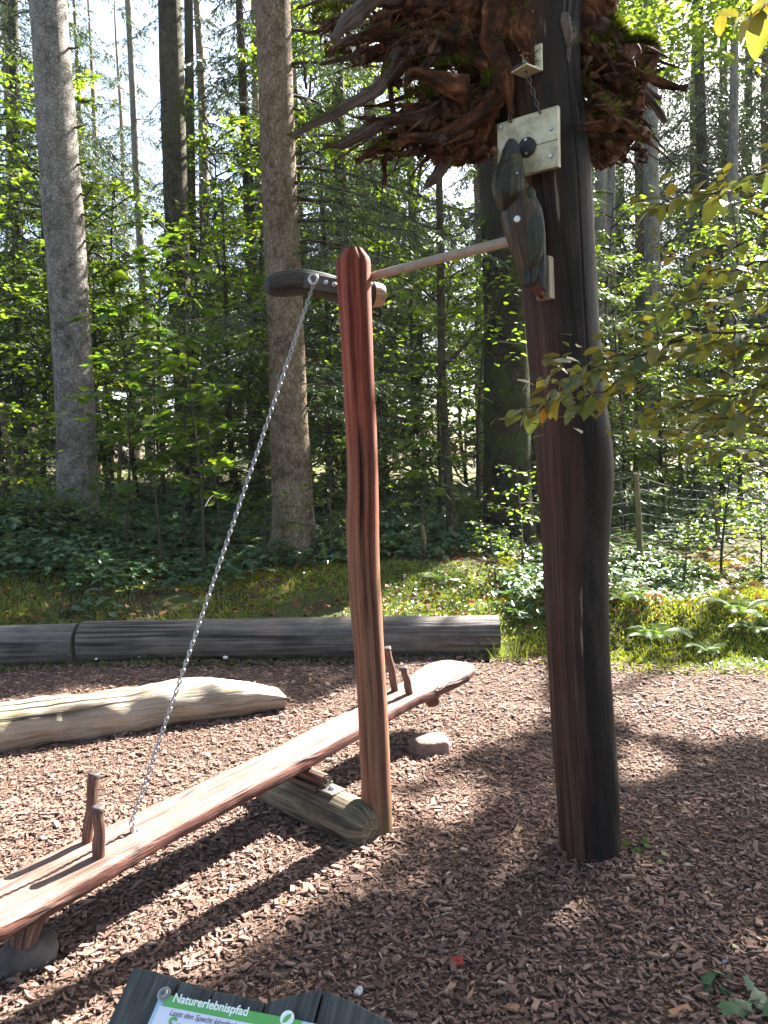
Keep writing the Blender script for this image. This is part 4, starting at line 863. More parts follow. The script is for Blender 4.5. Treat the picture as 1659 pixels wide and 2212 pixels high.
def words(txt, u_, v_, u_end, size, mat, name, slant=0.0, bold=0.0, sy=1.0):
    cu = bpy.data.curves.new('lettering', 'FONT'); cu.body = txt; cu.size = size; cu.shear = slant; cu.offset = bold; cu.extrude = 0.0; cu.resolution_u = 4
    ob = bpy.data.objects.new('tmp', cu); COL.objects.link(ob); bpy.context.view_layer.update()
    me = bpy.data.meshes.new_from_object(ob.evaluated_get(bpy.context.evaluated_depsgraph_get())); bpy.data.objects.remove(ob); bpy.data.curves.remove(cu)
    me.materials.clear(); me.materials.append(M[mat]); p = TL + sX * u_ + sD * v_ + sN_ * .0068; k_ = (u_end - u_) / max(v.co.x for v in me.vertices); X, Y = sX * k_, -sD * k_ * sy
    o = share(name, me, sb, Matrix(((X[0], Y[0], sN_[0], p[0]), (X[1], Y[1], sN_[1], p[1]), (X[2], Y[2], sN_[2], p[2]), (0, 0, 0, 1)))); return o
tu, tv = on_board(374, 2167); te, _ = on_board(537, 2194)
words('Naturerlebnispfad', tu, tv, te, .0245, 'print_white', 'lettering', 0, .0006)
tu, tv = on_board(367, 2196); te, _ = on_board(512, 2218)
words('Lasst den Specht klopfen!', tu, tv, te, .02, 'print_dark', 'lettering', .25, .0001, 1.05)
tu, tv = on_board(356, 2234); te, _ = on_board(472, 2252)
words('Specht', tu, tv, te, .05, 'sign_green', 'lettering', 0, .0009)
lu, lv = on_board(622, 2203); c = TL + sX * lu + sD * lv + sN_ * .0063; g = Geo(); a = np.linspace(0, 2 * math.pi, 28, endpoint=False)
V = np.vstack([c + np.outer(np.cos(a) * .0125, sX) + np.outer(np.sin(a) * .0125, sD), c]); g.add(V, np.array([[(i_ + 1) % 28, i_, 28] for i_ in range(28)])); put('emblem', g, M['print_white'], sb, False)
g = Geo(); lf = [(-.55, .75), (-.5, .1), (-.1, -.45), (.55, -.7), (.5, -.1), (.1, .5), (-.3, .65)]; V = np.array([c + sN_ * .0006 + sX * x * .0115 + sD * y * .0115 for x, y in lf] + [c + sN_ * .0006]); g.add(V, np.array([[(i_ + 1) % 7, i_, 7] for i_ in range(7)])); put('emblem_leaf', g, M['sign_green'], sb, False)
su, sv = on_board(357, 2151); c = TL + sX * su + sD * sv + sN_ * .005; g = Geo(); disc(c, sN_, .0125, .003, 24, g, 0); disc(c + sN_ * .003, sN_, .0085, .005, 24, g, .5); put('screw', g, M['steel'], sb, sharp=35)
g = Geo(); disc(c + sN_ * .0082, sN_, .0035, .0006, 6, g, 0); put('screw_socket', g, M['black'], sb)
for uu in (.1, .42):
    p0 = TL + sX * uu + sD * .25 - sN_ * .03; g = Geo(); box(np.array([p0[0], p0[1], p0[2] / 2 - .04]), [.04, 0, 0], [0, .04, 0], [0, 0, p0[2] / 2 + .02], g, .004); put('leg', g, M['grey_board'], sb, False)
# ------------------------------------------------------------------ where the sun reaches the ground (gaps in the canopy)
LIT = [[(-700, 1640), (-200, 1540), (0, 1500), (350, 1482), (560, 1486), (640, 1528), (760, 1488), (850, 1450), (1010, 1432), (1180, 1462), (1192, 1565), (1100, 1592), (1010, 1604), (985, 1650), (900, 1690), (850, 1745), (855, 1805), (760, 1868), (690, 1900), (600, 2010), (560, 2090), (420, 2125), (290, 2235), (-300, 2800), (-1500, 2700)],
       [(1328, 1462), (1520, 1472), (1600, 1500), (1480, 1530), (1330, 1530)], [(1560, 1462), (1760, 1468), (1760, 1520), (1640, 1512)], [(1324, 1600), (1430, 1610), (1510, 1650), (1430, 1690), (1326, 1700)],
       [(1150, 1990), (1210, 1970), (1250, 2000), (1200, 2040), (1140, 2030)], [(1590, 1960), (1640, 1930), (1700, 2060), (1650, 2110), (1600, 2050)], [(900, 1690), (1010, 1660), (1060, 1720), (1000, 1800), (900, 1830), (860, 1790)],
       [(1060, 1830), (1150, 1790), (1190, 1830), (1100, 1870)], [(560, 1365), (700, 1352), (740, 1372), (640, 1385)], [(440, 1300), (560, 1290), (580, 1345), (450, 1345)], [(800, 1440), (1190, 1420), (1190, 1470), (900, 1490)]]
LITB = np.array([G(x, y, .3)[:2] for x, y in [(1322, 1130), (1900, 1110), (1900, 1450), (1500, 1452), (1330, 1400)]])
LITG = np.array([G(x, y, .25)[:2] for x, y in [(150, 1345), (1160, 1345), (1170, 1225), (820, 1215), (250, 1225)]])
LITP = [np.array([G(x, y, 0.0)[:2] for x, y in poly]) for poly in LIT]
def inside(poly, Q):
    x, y = Q[:, 0], Q[:, 1]; r = np.zeros(len(Q), bool); j = len(poly) - 1
    for i in range(len(poly)):
        xi, yi = poly[i]; xj, yj = poly[j]
        c = ((yi > y) != (yj > y)) & (x < (xj - xi) * (y - yi) / (yj - yi + 1e-12) + xi); r ^= c; j = i
    return r
def in_light(V):
    """would a leaf at V throw its shadow into one of the sunny gaps?"""
    V = np.asarray(V); Q = V[:, :2] - SUN[:2] * (V[:, 2:3] / SUN[2]); r = np.zeros(len(V), bool)
    for p in LITP: r |= inside(p, Q)
    s_ = np.clip((Q - np.array([-.25, 3.0])) @ np.array([-.673, -.74]), 0, 2.6); r |= np.linalg.norm(Q - (np.array([-.25, 3.0]) + s_[:, None] * np.array([-.673, -.74])), axis=1) < .24
    Q2 = V[:, :2] - SUN[:2] * ((V[:, 2:3] - .35) / SUN[2])
    return r | inside(LITP[0], Q2) | inside(LITB, Q2) | (inside(LITG, Q2) & (sines(Q2, 2.2, 91, 2) > -.25))

# ------------------------------------------------------------------ conifers
def conifer(r, H, z0, R, nb, fine=1.0, droop=(.25, .7), cull_at=None, needle=(.07, .125, .021), top=.9, power=.75, spec=None):
    """foliage sprays (Geo) and branch wood (Geo) of a spruce or fir, trunk at the origin"""
    fol, wood = Geo(), Geo(); pos_, X_, Y_, Z_, sc_, rn_ = [], [], [], [], [], []
    zs = z0 + (H * top - z0) * np.sort(r.random(nb)) ** 1.15
    if spec: nb = len(spec)
    for b in range(nb):
        z = zs[b % len(zs)]; L = R * max(0.0, 1 - (z - z0) / (H - z0)) ** power * r.uniform(.65, 1.1) + .25; az = b * 2.4 + r.normal(0, .3)
        if spec: z, az, L = spec[b]
        d = np.array([math.cos(az), math.sin(az), 0]); rise = r.uniform(-.1, .2); dr = r.uniform(*droop); tip = r.uniform(0, .25)
        s = np.linspace(0, 1, 9); ax = np.outer(s * L, d) + np.outer((rise * s - dr * s ** 2 + tip * s ** 4) * L, [0, 0, 1]) + [0, 0, z]
        ax += r.normal(0, .02, 3) * s[:, None] * L
        tube(ax, np.linspace(.022, .004, 9) * (L / 2) ** .7, 4, False, geo=wood)
        m = max(6, int(2 * L / (.075 / fine))); si = np.sort(r.uniform(.08, 1, m)); sidev = np.where(np.arange(m) % 2, 1, -1.0)
        bp_ = np.stack([np.interp(si, s, ax[:, k]) for k in range(3)], -1)
        tg = nrm(np.stack([np.interp(si, s, np.gradient(ax[:, k], s)) for k in range(3)], -1)); lat_ = np.cross(tg, [0, 0, 1.0]) * sidev[:, None]
        sl = (.40 * L * (1 - si) ** .8 + .10) * r.uniform(.6, 1.15, m); sdir = nrm(tg * .62 + lat_ * .78 + np.array([0, 0, 1]) * r.uniform(-.55, .02, m)[:, None])
        kk = (sl / (.05 / fine)).astype(int) + 2; idx = np.repeat(np.arange(m), kk); N = len(idx)
        t_ = r.random(N); base = bp_[idx] + sdir[idx] * (sl[idx] * t_)[:, None] - np.array([0, 0, 1]) * (t_ ** 2 * sl[idx] * .22)[:, None]
        pl = nrm(np.cross(sdir[idx], [0, 0, 1.0])); sg = np.where(r.random(N) < .5, 1, -1.0)[:, None]
        x = nrm(sdir[idx] * r.uniform(.4, 1, N)[:, None] + pl * sg * r.uniform(.2, .9, N)[:, None] + np.array([0, 0, -1]) * r.uniform(0, .6, N)[:, None])
        zz = nrm(np.cross(x, r.normal(size=(N, 3)) + [0, 0, .0] + pl * 1.2)); y = np.cross(zz, x)
        pos_.append(base); X_.append(x); Y_.append(y); Z_.append(zz); ln = r.uniform(needle[0], needle[1], N) / fine ** .5
        sc_.append(np.stack([ln, np.full(N, needle[2]) / fine ** .3, ln], -1)); rn_.append(np.clip(r.normal(.45, .2, N) + .15 * (t_ - .5), 0, 1))
    pos, X, Y, Z, sc, rn = (np.concatenate(a) for a in (pos_, X_, Y_, Z_, sc_, rn_))
    if cull_at is not None:
        k = ~in_light(pos + np.asarray(cull_at)); pos, X, Y, Z, sc, rn = pos[k], X[k], Y[k], Z[k], sc[k], rn[k]
    scatter(TWIG_V, TWIG_F, pos, X, Y, Z, sc, rn, fol); return fol, wood
def trunk_mesh(r0, H, seed, seg=20, lean=(0, 0), flare=.35, n=40, top=.12, geo=None):
    z = np.linspace(0, 1, n) ** 1.4 * (H + .4) - .4; p = np.stack([lean[0] * np.maximum(z, 0) + .03 * np.sin(z * .7 + seed), lean[1] * np.maximum(z, 0) + .03 * np.cos(z * .6 + seed), z], -1)
    rr = r0 * (1 - (1 - top) * np.clip(z / H, 0, 1) ** 1.1) + r0 * flare * np.exp(-np.maximum(z, 0) / .35)
    return tube(p, rr, seg, True, bump=.035, bscale=5, seed=seed, geo=geo)
PROTO = {}
def proto_conifer(key, seed, H, z0, R, nb, r0, mat_bark, mat_leaf, **kw):
    r = np.random.default_rng(seed); fol, wood = conifer(r, H, z0, R, nb, **kw)
    PROTO[key] = [('trunk', trunk_mesh(r0, H, seed, 14).mesh('trunk', M[mat_bark])), ('branches', wood.mesh('branches', M['twig'])), ('crown', fol.mesh('crown', M[mat_leaf], smooth=False))]
def plant(key, name, loc, label, cat, group=None, rz=0.0, sc=1.0, lean=(0, 0)):
    t = thing(name, loc, label, cat, group); t.rotation_euler = (lean[0], lean[1], rz); t.scale = (sc, sc, sc)
    for nm, me in PROTO[key]:
        o = bpy.data.objects.new(nm, me); COL.objects.link(o); o.parent = t
        if nm in ('branches', 'crown'): o['kind'] = 'stuff'
    return t
proto_conifer('tall', 11, 24, 5.5, 3.4, 60, .26, 'bark_brown', 'spruce', fine=.72, droop=(.35, .9), needle=(.10, .17, .03))
proto_conifer('skirt', 12, 17, 1.6, 3.0, 58, .20, 'bark_dark', 'spruce', fine=.75, droop=(.25, .7), needle=(.09, .16, .028))
proto_conifer('fir', 13, 9, .5, 2.2, 62, .10, 'bark_dark', 'fir', fine=.85, droop=(.0, .45), needle=(.08, .13, .024))
proto_conifer('crowntop', 15, 26, 11, 3.2, 52, .3, 'bark_grey', 'spruce', fine=.6, droop=(.3, .8), needle=(.12, .2, .036))

# ------------------------------------------------------------------ broadleaf saplings and small trees
def broadleaf(r, H, nb, spread_, leaf, per, z0=.25, tmpl=(LEAF_V, LEAF_F), width=.62, tilt=.38, stem_r=None, lean=.06, rise=(.15, .7), cluster=.12):
    fol, wood = Geo(), Geo(); stem_r = stem_r or .011 * H ** .8 + .006
    n = 14; z = np.linspace(-.1, H, n); ph = r.random(2) * 6; st = np.stack([lean * z * math.cos(ph[0]) + .04 * np.sin(z * 1.6 + ph[0]) * np.maximum(z, 0) ** .5, lean * z * math.sin(ph[0]) + .04 * np.cos(z * 1.3 + ph[1]), z], -1)
    st = np.nan_to_num(st); tube(st, np.linspace(stem_r, stem_r * .2, n), 7, False, geo=wood); tw = []
    for b in range(nb):
        u = z0 + (1 - z0) * (b + r.random()) / nb; p0 = np.array([np.interp(u * H, z, st[:, k]) for k in range(3)])
        az = b * 2.4 + r.normal(0, .4); L = spread_ * (1 - .55 * (u - z0) / (1 - z0)) * r.uniform(.6, 1.15); el = r.uniform(*rise)
        d = np.array([math.cos(az) * math.cos(el), math.sin(az) * math.cos(el), math.sin(el)]); s = np.linspace(0, 1, 8)
        ax = p0 + np.outer(s * L, d) - np.outer(s ** 2 * L * r.uniform(.05, .35), [0, 0, 1]) + np.outer(np.sin(s * 4 + r.random() * 6) * .04 * L, nrm(np.cross(d, [0, 0, 1.0])))
        tube(ax, np.linspace(stem_r * .42, .003, 8), 5, False, geo=wood); tw.append((ax, L))
        for k in range(max(2, int(L / .28))):
            s0 = r.uniform(.25, .98); q0 = np.array([np.interp(s0, s, ax[:, j]) for j in range(3)]); a2 = az + r.choice([-1, 1]) * r.uniform(.4, 1.1); l2 = L * r.uniform(.2, .42)
            d2 = np.array([math.cos(a2), math.sin(a2), r.uniform(-.2, .4)]); ax2 = q0 + np.outer(np.linspace(0, 1, 5) * l2, nrm(d2)) - np.outer(np.linspace(0, 1, 5) ** 2 * l2 * .2, [0, 0, 1])
            tube(ax2, np.linspace(stem_r * .2, .002, 5), 4, False, geo=wood); tw.append((ax2, l2))
    P_, h_ = [], []
    for ax, L in tw:
        k = max(3, int(L * per)); s0 = r.uniform(.2, 1.05, k); q0 = np.stack([np.interp(s0, np.linspace(0, 1, len(ax)), ax[:, j]) for j in range(3)], -1)
        d = ax[-1] - ax[0]; P_.append(q0 + r.normal(0, cluster * .5, (k, 3)) * [1, 1, .5]); h_.append(np.arctan2(d[1], d[0]) + r.normal(0, .9, k))
    P_ = np.concatenate(P_); h_ = np.concatenate(h_); N = len(P_); X, Y, Z = rand_frames(r, N, tilt, h_)
    X = nrm(X + np.array([0, 0, -1]) * r.uniform(-.1, .45, N)[:, None]); Z = nrm(Z - X * (X * Z).sum(1, keepdims=True)); Y = np.cross(Z, X)
    ln = leaf * r.uniform(.6, 1.2, N); scatter(tmpl[0], tmpl[1], P_, X, Y, Z, np.stack([ln, ln * width, ln], -1), r.random(N), fol); return fol, wood
def proto_broad(key, seed, mat, *a, **k):
    fol, wood = broadleaf(np.random.default_rng(seed), *a, **k)
    PROTO[key] = [('trunk', wood.mesh('trunk', M['twig'])), ('crown', fol.mesh('crown', M[mat], smooth=False))]
ROUND_V = np.array([(0, 0, 0), (.15, .36, .04), (.5, .5, .05), (.85, .3, .0), (1, 0, -.06), (.85, -.3, 0), (.5, -.5, .05), (.15, -.36, .04), (.5, 0, 0)], float); ROUND_F = np.array([[i, (i + 1) % 8, 8] for i in range(8)])[:, ::-1]
for i_, (H, nb, sp, per) in enumerate(((3.0, 20, 1.1, 24), (4.5, 28, 1.5, 23), (6.5, 38, 1.9, 21))):
    for v in range(2):
        proto_broad(f'beech{i_}{v}', 100 + i_ * 10 + v, 'beech', H, nb, sp, .09 + .012 * i_, per, .07)
proto_broad('tree0', 140, 'beech', 11, 64, 2.9, .14, 22, .1, stem_r=.08); proto_broad('tree1', 141, 'beech', 9, 56, 2.6, .13, 24, .08, stem_r=.065)
proto_broad('maple0', 150, 'maple', 3.2, 12, .95, .16, 8, .25, tmpl=(MAPLE_V, MAPLE_F), width=.95, tilt=.3, stem_r=.017); proto_broad('maple1', 151, 'maple', 2.2, 9, .7, .15, 8, .25, tmpl=(MAPLE_V, MAPLE_F), width=.95, tilt=.3, stem_r=.017)
proto_broad('hazel', 152, 'maple', 4.0, 22, .75, .125, 12, .2, tmpl=(ROUND_V, ROUND_F), width=.85, tilt=.35, lean=.02, stem_r=.018)
proto_broad('low', 153, 'beech', 1.2, 12, .6, .07, 30, .1); proto_broad('low2', 154, 'beech', .9, 10, .55, .06, 34, .1)

# ------------------------------------------------------------------ the big trunks in view
def big_trunk(name, pts, d, mat, label, seed, cat='tree', seg=40, stubs=(), crown=None, sc=1.0, boughs=0):
    """trunk from picture rows (y, left, right), base first, standing at depth d; a shared crown far above"""
    Y = d; q = []; rr = []
    for yy, l, r in pts:
        c = PY((l + r) / 2, yy, Y); q.append(c); rr.append((r - l) / 2 / F_PX * c[1])
    q = np.array(q); rr = np.array(rr); base = q[0].copy(); base[2] = hz(base[0], base[1]); up = nrm(q[-1] - q[-3])
    ext = [q[-1] + up * k for k in (3, 7, 12)]; re = [rr[-1] * k for k in (.9, .65, .3)]
    q = np.vstack([[base - [0, 0, .3]], q, ext]); rr = np.r_[rr[0] * 1.12, rr, re]; qq, rq = resample(q, 110, rr)
    t = thing(name, base, label, cat); put('trunk', tube(qq, rq, seg, True, bump=.03, bscale=6, seed=seed), M[mat], t)
    for k, (x, y, dx, dy) in enumerate(stubs):
        a = PY(x - 8, y, Y); b = PY(x + dx, y + dy, Y - .1); put('branch_stub', tube(resample([a, (a + b) / 2 + [0, 0, -.02], b], 8), np.linspace(.022, .006, 8), 7, True), M['twig'], t)
    if crown:
        for nm, me in PROTO[crown]:
            if nm == 'trunk': continue
            o = bpy.data.objects.new(nm, me); COL.objects.link(o); o.parent = t; o['kind'] = 'stuff'; o.scale = (sc, sc, sc); o.rotation_euler = (0, 0, seed)
            tip = q[-4]; o.location = (float(up[0] / up[2] * 9), float(up[1] / up[2] * 9), 8.0 if crown == 'crowntop' else 2.0)
    return t
big_trunk('fir_tree', [(1140, 128, 216), (1080, 126, 212), (1040, 124, 210), (950, 124, 206), (850, 120, 202), (700, 112, 192), (500, 98, 180), (300, 84, 164), (100, 73, 148), (0, 66, 140), (-100, 60, 134)], 11.0, 'bark_grey', 'thick grey lichen mottled fir trunk rising from brambles beside the leaning fence post', 21,
          stubs=[(150, 103, 22, -2), (160, 275, 26, -6), (163, 357, 26, -10), (180, 460, 24, 6), (186, 218, 14, -4), (176, 415, 14, 6), (190, 520, 12, 2)], crown='crowntop')
big_trunk('spruce_tree', [(1175, 578, 690), (1150, 585, 684), (1100, 588, 676), (1000, 586, 672), (900, 584, 664), (750, 580, 658), (600, 574, 650), (400, 566, 640), (200, 560, 632), (0, 552, 625), (-100, 548, 620)], 9.6, 'bark_brown', 'broad brown spruce trunk standing behind the rocking beam', 22,
          stubs=[(634, 140, 24, 4), (642, 330, 34, -6), (645, 420, 22, 8), (650, 520, 30, 5), (655, 690, 26, 10), (638, 230, 18, 8), (660, 880, 30, 12)], crown='crowntop')
T3_ = [o for o in bpy.data.objects if o.get('label') == 'broad brown spruce trunk standing behind the rocking beam'][0]; zz_ = lambda py: float(PY(620, py, 9.6)[2] - ORG[T3_][2])
fol, wood = conifer(np.random.default_rng(71), 10, 1, 2, 1, fine=1.0, droop=(.25, .5), needle=(.06, .105, .016), spec=[(zz_(300), -.1, 2.3), (zz_(360), .25, 2.6), (zz_(395), -.45, 2.3), (zz_(430), .05, 2.7), (zz_(480), -.25, 2.2), (zz_(520), .35, 2.3), (zz_(560), -.6, 1.8), (zz_(140), -.2, 2.2), (zz_(60), .2, 2.6), (zz_(200), .5, 2.4), (zz_(700), 3.3, 1.7), (zz_(740), 2.9, 1.9), (zz_(690), 3.7, 1.5), (zz_(840), .1, 1.6), (zz_(880), -.3, 1.5), (zz_(790), -.2, 1.5)])
for nm, gg, mt in (('low_branches', wood, 'twig'), ('low_boughs', fol, 'spruce')):
    o = bpy.data.objects.new(nm, gg.mesh(nm, M[mt], smooth=False)); COL.objects.link(o); o.parent = T3_; o['kind'] = 'stuff'
big_trunk('spruce_tree', [(1030, 382, 436), (950, 380, 432), (800, 374, 424), (600, 362, 410), (400, 354, 404), (200, 347, 398), (0, 343, 390), (-100, 342, 388)], 15.5, 'bark_dark', 'dark mossy spruce trunk between the lichen fir and the brown trunk', 23, crown='crowntop')
big_trunk('oak_tree', [(1180, 1036, 1160), (1100, 1044, 1150), (1000, 1046, 1146), (800, 1046, 1143), (600, 1044, 1136), (450, 1040, 1130), (250, 1032, 1120), (0, 1020, 1105)], 10.5, 'bark_moss', 'stout moss grown trunk half hidden by the tall dark post', 24, crown='crowntop')
big_trunk('spruce_tree', [(1035, 1398, 1432), (900, 1396, 1428), (700, 1394, 1426), (500, 1392, 1424), (300, 1391, 1421), (100, 1390, 1419), (0, 1390, 1418), (-80, 1390, 1417)], 20, 'bark_grey', 'straight grey spruce trunk with a bright sky gap beside it', 25, stubs=[(1425, 190, 30, -3), (1424, 350, 26, 0)], crown='crowntop', sc=.85)
big_trunk('spruce_tree', [(1000, 1288, 1314), (700, 1288, 1312), (500, 1286, 1311), (300, 1286, 1310), (0, 1284, 1308)], 19, 'bark_grey', 'pale slim spruce trunk just beyond the hanging roots', 26, crown='crowntop')
big_trunk('spruce_tree', [(1000, 1526, 1550), (700, 1518, 1540), (400, 1508, 1530), (100, 1500, 1520), (0, 1498, 1518)], 23, 'bark_dark', 'slender dark spruce trunk hung with drooping twigs near the picture edge', 27, crown='tall')
big_trunk('spruce_tree', [(1000, 316, 332), (640, 302, 318), (400, 288, 303), (200, 280, 294), (0, 270, 283), (-80, 266, 279)], 27, 'bark_grey', 'thin pale spruce trunk standing in the brightest sky gap', 28, seg=20, crown='crowntop', sc=.9)
big_trunk('spruce_tree', [(1010, 418, 440), (700, 408, 428), (400, 402, 422), (0, 398, 416)], 19, 'bark_dark', 'narrow shaded spruce trunk close behind the dark mossy one', 29, seg=20, crown='crowntop')
big_trunk('spruce_tree', [(1050, 30, 52), (800, 30, 50), (500, 26, 46), (0, 18, 38)], 20, 'bark_dark', 'dim narrow trunk in the dense wood left of the lichen fir', 30, seg=20, crown='tall')
# slender young beech with a forked limb in front of the mossy oak
bt_ = thing('young_beech', on_ground(976, 9.9), 'slender dark young beech stem with one long rising side limb', 'tree')
g = Geo(); q, rq = resample([PY(x, y, 9.9) for x, y in ((980, 1180), (974, 1100), (962, 950), (955, 800), (953, 650), (950, 480), (946, 200), (940, -50))], 50, np.array([14, 11, 9.5, 9, 8.5, 7.5, 6, 4]) / F_PX * 9.9); tube(q, rq, 12, True, geo=g, bump=.05, seed=3); put('trunk', g, M['bark_dark'], bt_)
for pts, r0 in (([(955, 795), (1000, 750), (1040, 705), (1070, 640), (1100, 600)], 5), ([(952, 660), (930, 640), (880, 605), (830, 590)], 3.5), ([(1010, 745), (1060, 738), (1130, 745)], 2.5), ([(966, 980), (1000, 1040), (1050, 1080), (1100, 1110)], 2.5)):
    q, rq = resample([PY(x, y, 9.85) for x, y in pts], 20, np.linspace(r0, 1, len(pts)) / F_PX * 9.9); put('limb', tube(q, rq, 8, True), M['bark_dark'], bt_)
def leaf_spray(r, lines, n, leaf, mat, parent, Y, spread_px, name='crown', width=.62, tilt=.35, ydepth=.35, tmpl=(LEAF_V, LEAF_F)):
    P_ = []
    for pts in lines:
        k = int(n * len(pts) / 4); u = r.random(k); c = resample(np.array([(x, y, 0.) for x, y in pts]), 30); i = (u * 29).astype(int)
        for a in i: P_.append(PY(c[a][0] + r.normal(0, spread_px), c[a][1] + r.normal(0, spread_px * .7), Y + r.normal(0, ydepth)))
    P_ = np.array(P_); N = len(P_); X, Y_, Z = rand_frames(r, N, tilt); ln = leaf * r.uniform(.65, 1.2, N); g = Geo()
    scatter(tmpl[0], tmpl[1], P_, X, Y_, Z, np.stack([ln, ln * width, ln], -1), r.random(N), g); o = put(name, g, M[mat], parent, False, kind='stuff'); return o
leaf_spray(np.random.default_rng(5), [[(1020, 640), (1100, 600), (1130, 560)], [(1040, 700), (1120, 740)], [(830, 590), (880, 605), (930, 640)], [(860, 660), (940, 700), (1000, 680)], [(850, 740), (950, 830), (1020, 800)], [(880, 560), (980, 520), (1060, 560)]], 120, .10, 'beech', bt_, 9.8, 34)

# ------------------------------------------------------------------ wood behind
def put_at(px, d): return on_ground(px, d)
SKIRTS = [(760, 15.5, 'skirt', 1.0, 'dark spruce with low hanging boughs between brown trunk and red post'), (560, 20, 'skirt', 1.05, 'dark spruce filling the gap behind the rocking beam end'), 
          (1225, 24, 'tall', .86, 'dark spruce showing past both edges of the tall post'), (1315, 27, 'tall', .9, 'tall spruce hung with drooping twigs behind the root mass'), 
          (1560, 25, 'tall', .92, 'big dense spruce beyond the fence posts'), (1650, 23, 'tall', .88, 'tall spruce with sunlit boughs at the upper corner by the path'), (70, 24, 'tall', .9, 'tall spruce behind the lichen fir trunk'), (-60, 16, 'skirt', .9, 'dark spruce at the very edge beyond the wire fence'),
          (660, 22, 'tall', 1.0, 'tall spruce darkening the sky right of the brown trunk'), (905, 25, 'tall', .88, 'dark spruce behind the red post under the roots'), (1105, 27, 'tall', .92, 'tall spruce above the stout mossy trunk'), (470, 26, 'tall', .95, 'spruce seen between two dark trunks'), (215, 30, 'tall', .85, 'feathery spruce filling the pale sky gap'), (330, 33, 'tall', .9, 'spruce behind the thin pale trunk'), (140, 19, 'skirt', .9, 'dark spruce close behind the lichen fir trunk'), (1180, 30, 'tall', .95, 'tall spruce half hidden behind the tall post top'),
          (1045, 28, 'tall', .95, 'spruce between slender beech and stout mossy trunk, far back'), (1160, 26, 'skirt', 1.25, 'dense spruce showing beside the carved woodpecker'), (1345, 29, 'skirt', 1.3, 'dense spruce filling the view under the hanging roots'), (1385, 25, 'tall', .9, 'spruce with drooping twigs left of the grey spruce trunk'), (1500, 28, 'tall', .95, 'spruce whose twigs cross the sky gap'), (1610, 27, 'skirt', 1.3, 'dense dark spruce at the far path side'), (1700, 22, 'skirt', 1.1, 'dark spruce at the picture edge by the path'), (245, 36, 'tall', .95, 'far feathery spruce in the sky gap past the lichen fir'), (300, 41, 'tall', 1.0, 'farthest spruce in the bright sky gap'), (175, 33, 'tall', .95, 'far spruce close past the lichen fir top'), (760, 29, 'tall', 1.0, 'far spruce just past the red post top'), (585, 30, 'tall', 1.0, 'far spruce behind the brown spruce trunk'),
          (820, 24, 'tall', 1.05, 'tall spruce whose boughs show above the rocking beam')]
for k, (px, d, key, sc, lab) in enumerate(SKIRTS): plant(key, 'spruce_tree', put_at(px, d), lab, 'tree', 'spruces of the wood', rz=k * 1.7, sc=sc)
FIRS = [(1560, 16, .8, 'young fir with flat bright boughs beyond the fence at the picture edge'), (716, 11.8, .68, 'bushy fir with flat drooping boughs behind the red post'), (505, 12.8, .62, 'small dark fir spreading in front of the narrow trunks'), (60, 14, .6, 'young fir in deep shade behind the wire fence'), (1210, 12.5, .8, 'young fir behind the tall dark post'), (1470, 19, .7, 'young fir below the grey spruce trunk'), (900, 13, .6, 'small fir near the slender beech stem')]
for k, (px, d, sc, lab) in enumerate(FIRS): plant('fir', 'young_fir', put_at(px, d), lab, 'tree', 'young firs in the undergrowth', rz=k * 2.1, sc=sc)
rw = np.random.default_rng(77)
BRO = [(20, 13, 'beech21'), (-70, 11, 'beech11'), (95, 15, 'tree1'), (235, 14.5, 'beech20'), (250, 19, 'beech21'), (300, 16, 'beech21'), (345, 13, 'beech10'), (470, 15, 'beech20'), (510, 18, 'tree1'), (540, 13, 'beech11'), (720, 19, 'tree0'), (810, 14, 'beech20'), (905, 15, 'tree1'),
       (200, 12, 'beech10'), (410, 12.3, 'beech11'), (590, 12, 'beech10'), (640, 13.5, 'beech20'), (780, 11.3, 'beech10'), (840, 16.5, 'beech21'), (945, 12, 'beech11'), (1310, 15, 'beech21'), (1500, 16, 'beech20'), (1010, 18, 'beech20'), (1030, 11.6, 'beech11'), (1150, 14, 'beech20'), (1350, 13, 'beech11'), (1375, 17, 'beech20'), (1440, 14, 'beech10'), (1600, 14, 'beech20'), (1690, 11, 'beech11'), (600, 24, 'tree1'), (1120, 25, 'tree1'), (30, 27, 'tree0')]
MARKS = [(-999, 5, 'at the picture edge by the leaning fence post'), (5, 75, 'left of the lichen fir trunk'), (75, 210, 'behind the lichen fir trunk'), (210, 290, 'just past the lichen fir trunk'), (290, 380, 'under the brightest sky gap'), (380, 455, 'around the dark mossy spruce trunk'), (455, 570, 'left of the brown spruce trunk'), (570, 665, 'behind the brown spruce trunk'), (665, 760, 'between brown spruce trunk and red post'), (760, 860, 'just past the red post'), (860, 960, 'around the slender beech stem'), (960, 1060, 'left of the stout mossy trunk'), (1060, 1180, 'in front of or beside the stout mossy trunk'), (1180, 1330, 'behind the tall dark post'), (1330, 1410, 'beyond the near fence post'), (1410, 1500, 'between the two fence posts'), (1500, 1580, 'beyond the farther fence post'), (1580, 1660, 'behind the wire mesh at the path side'), (1660, 9999, 'off the picture edge by the path')]
USED = {}
def where(px): return next(m[2] for m in MARKS if m[0] <= px < m[1])
def unique(adj, kind, px, d):
    lab = f'{adj} {kind} {where(px)}'
    if lab in USED: lab = f'{adj} {kind} {where(px)}, ' + ('the farther one' if d > USED[lab] else 'the nearer one')
    USED[lab] = d; return lab
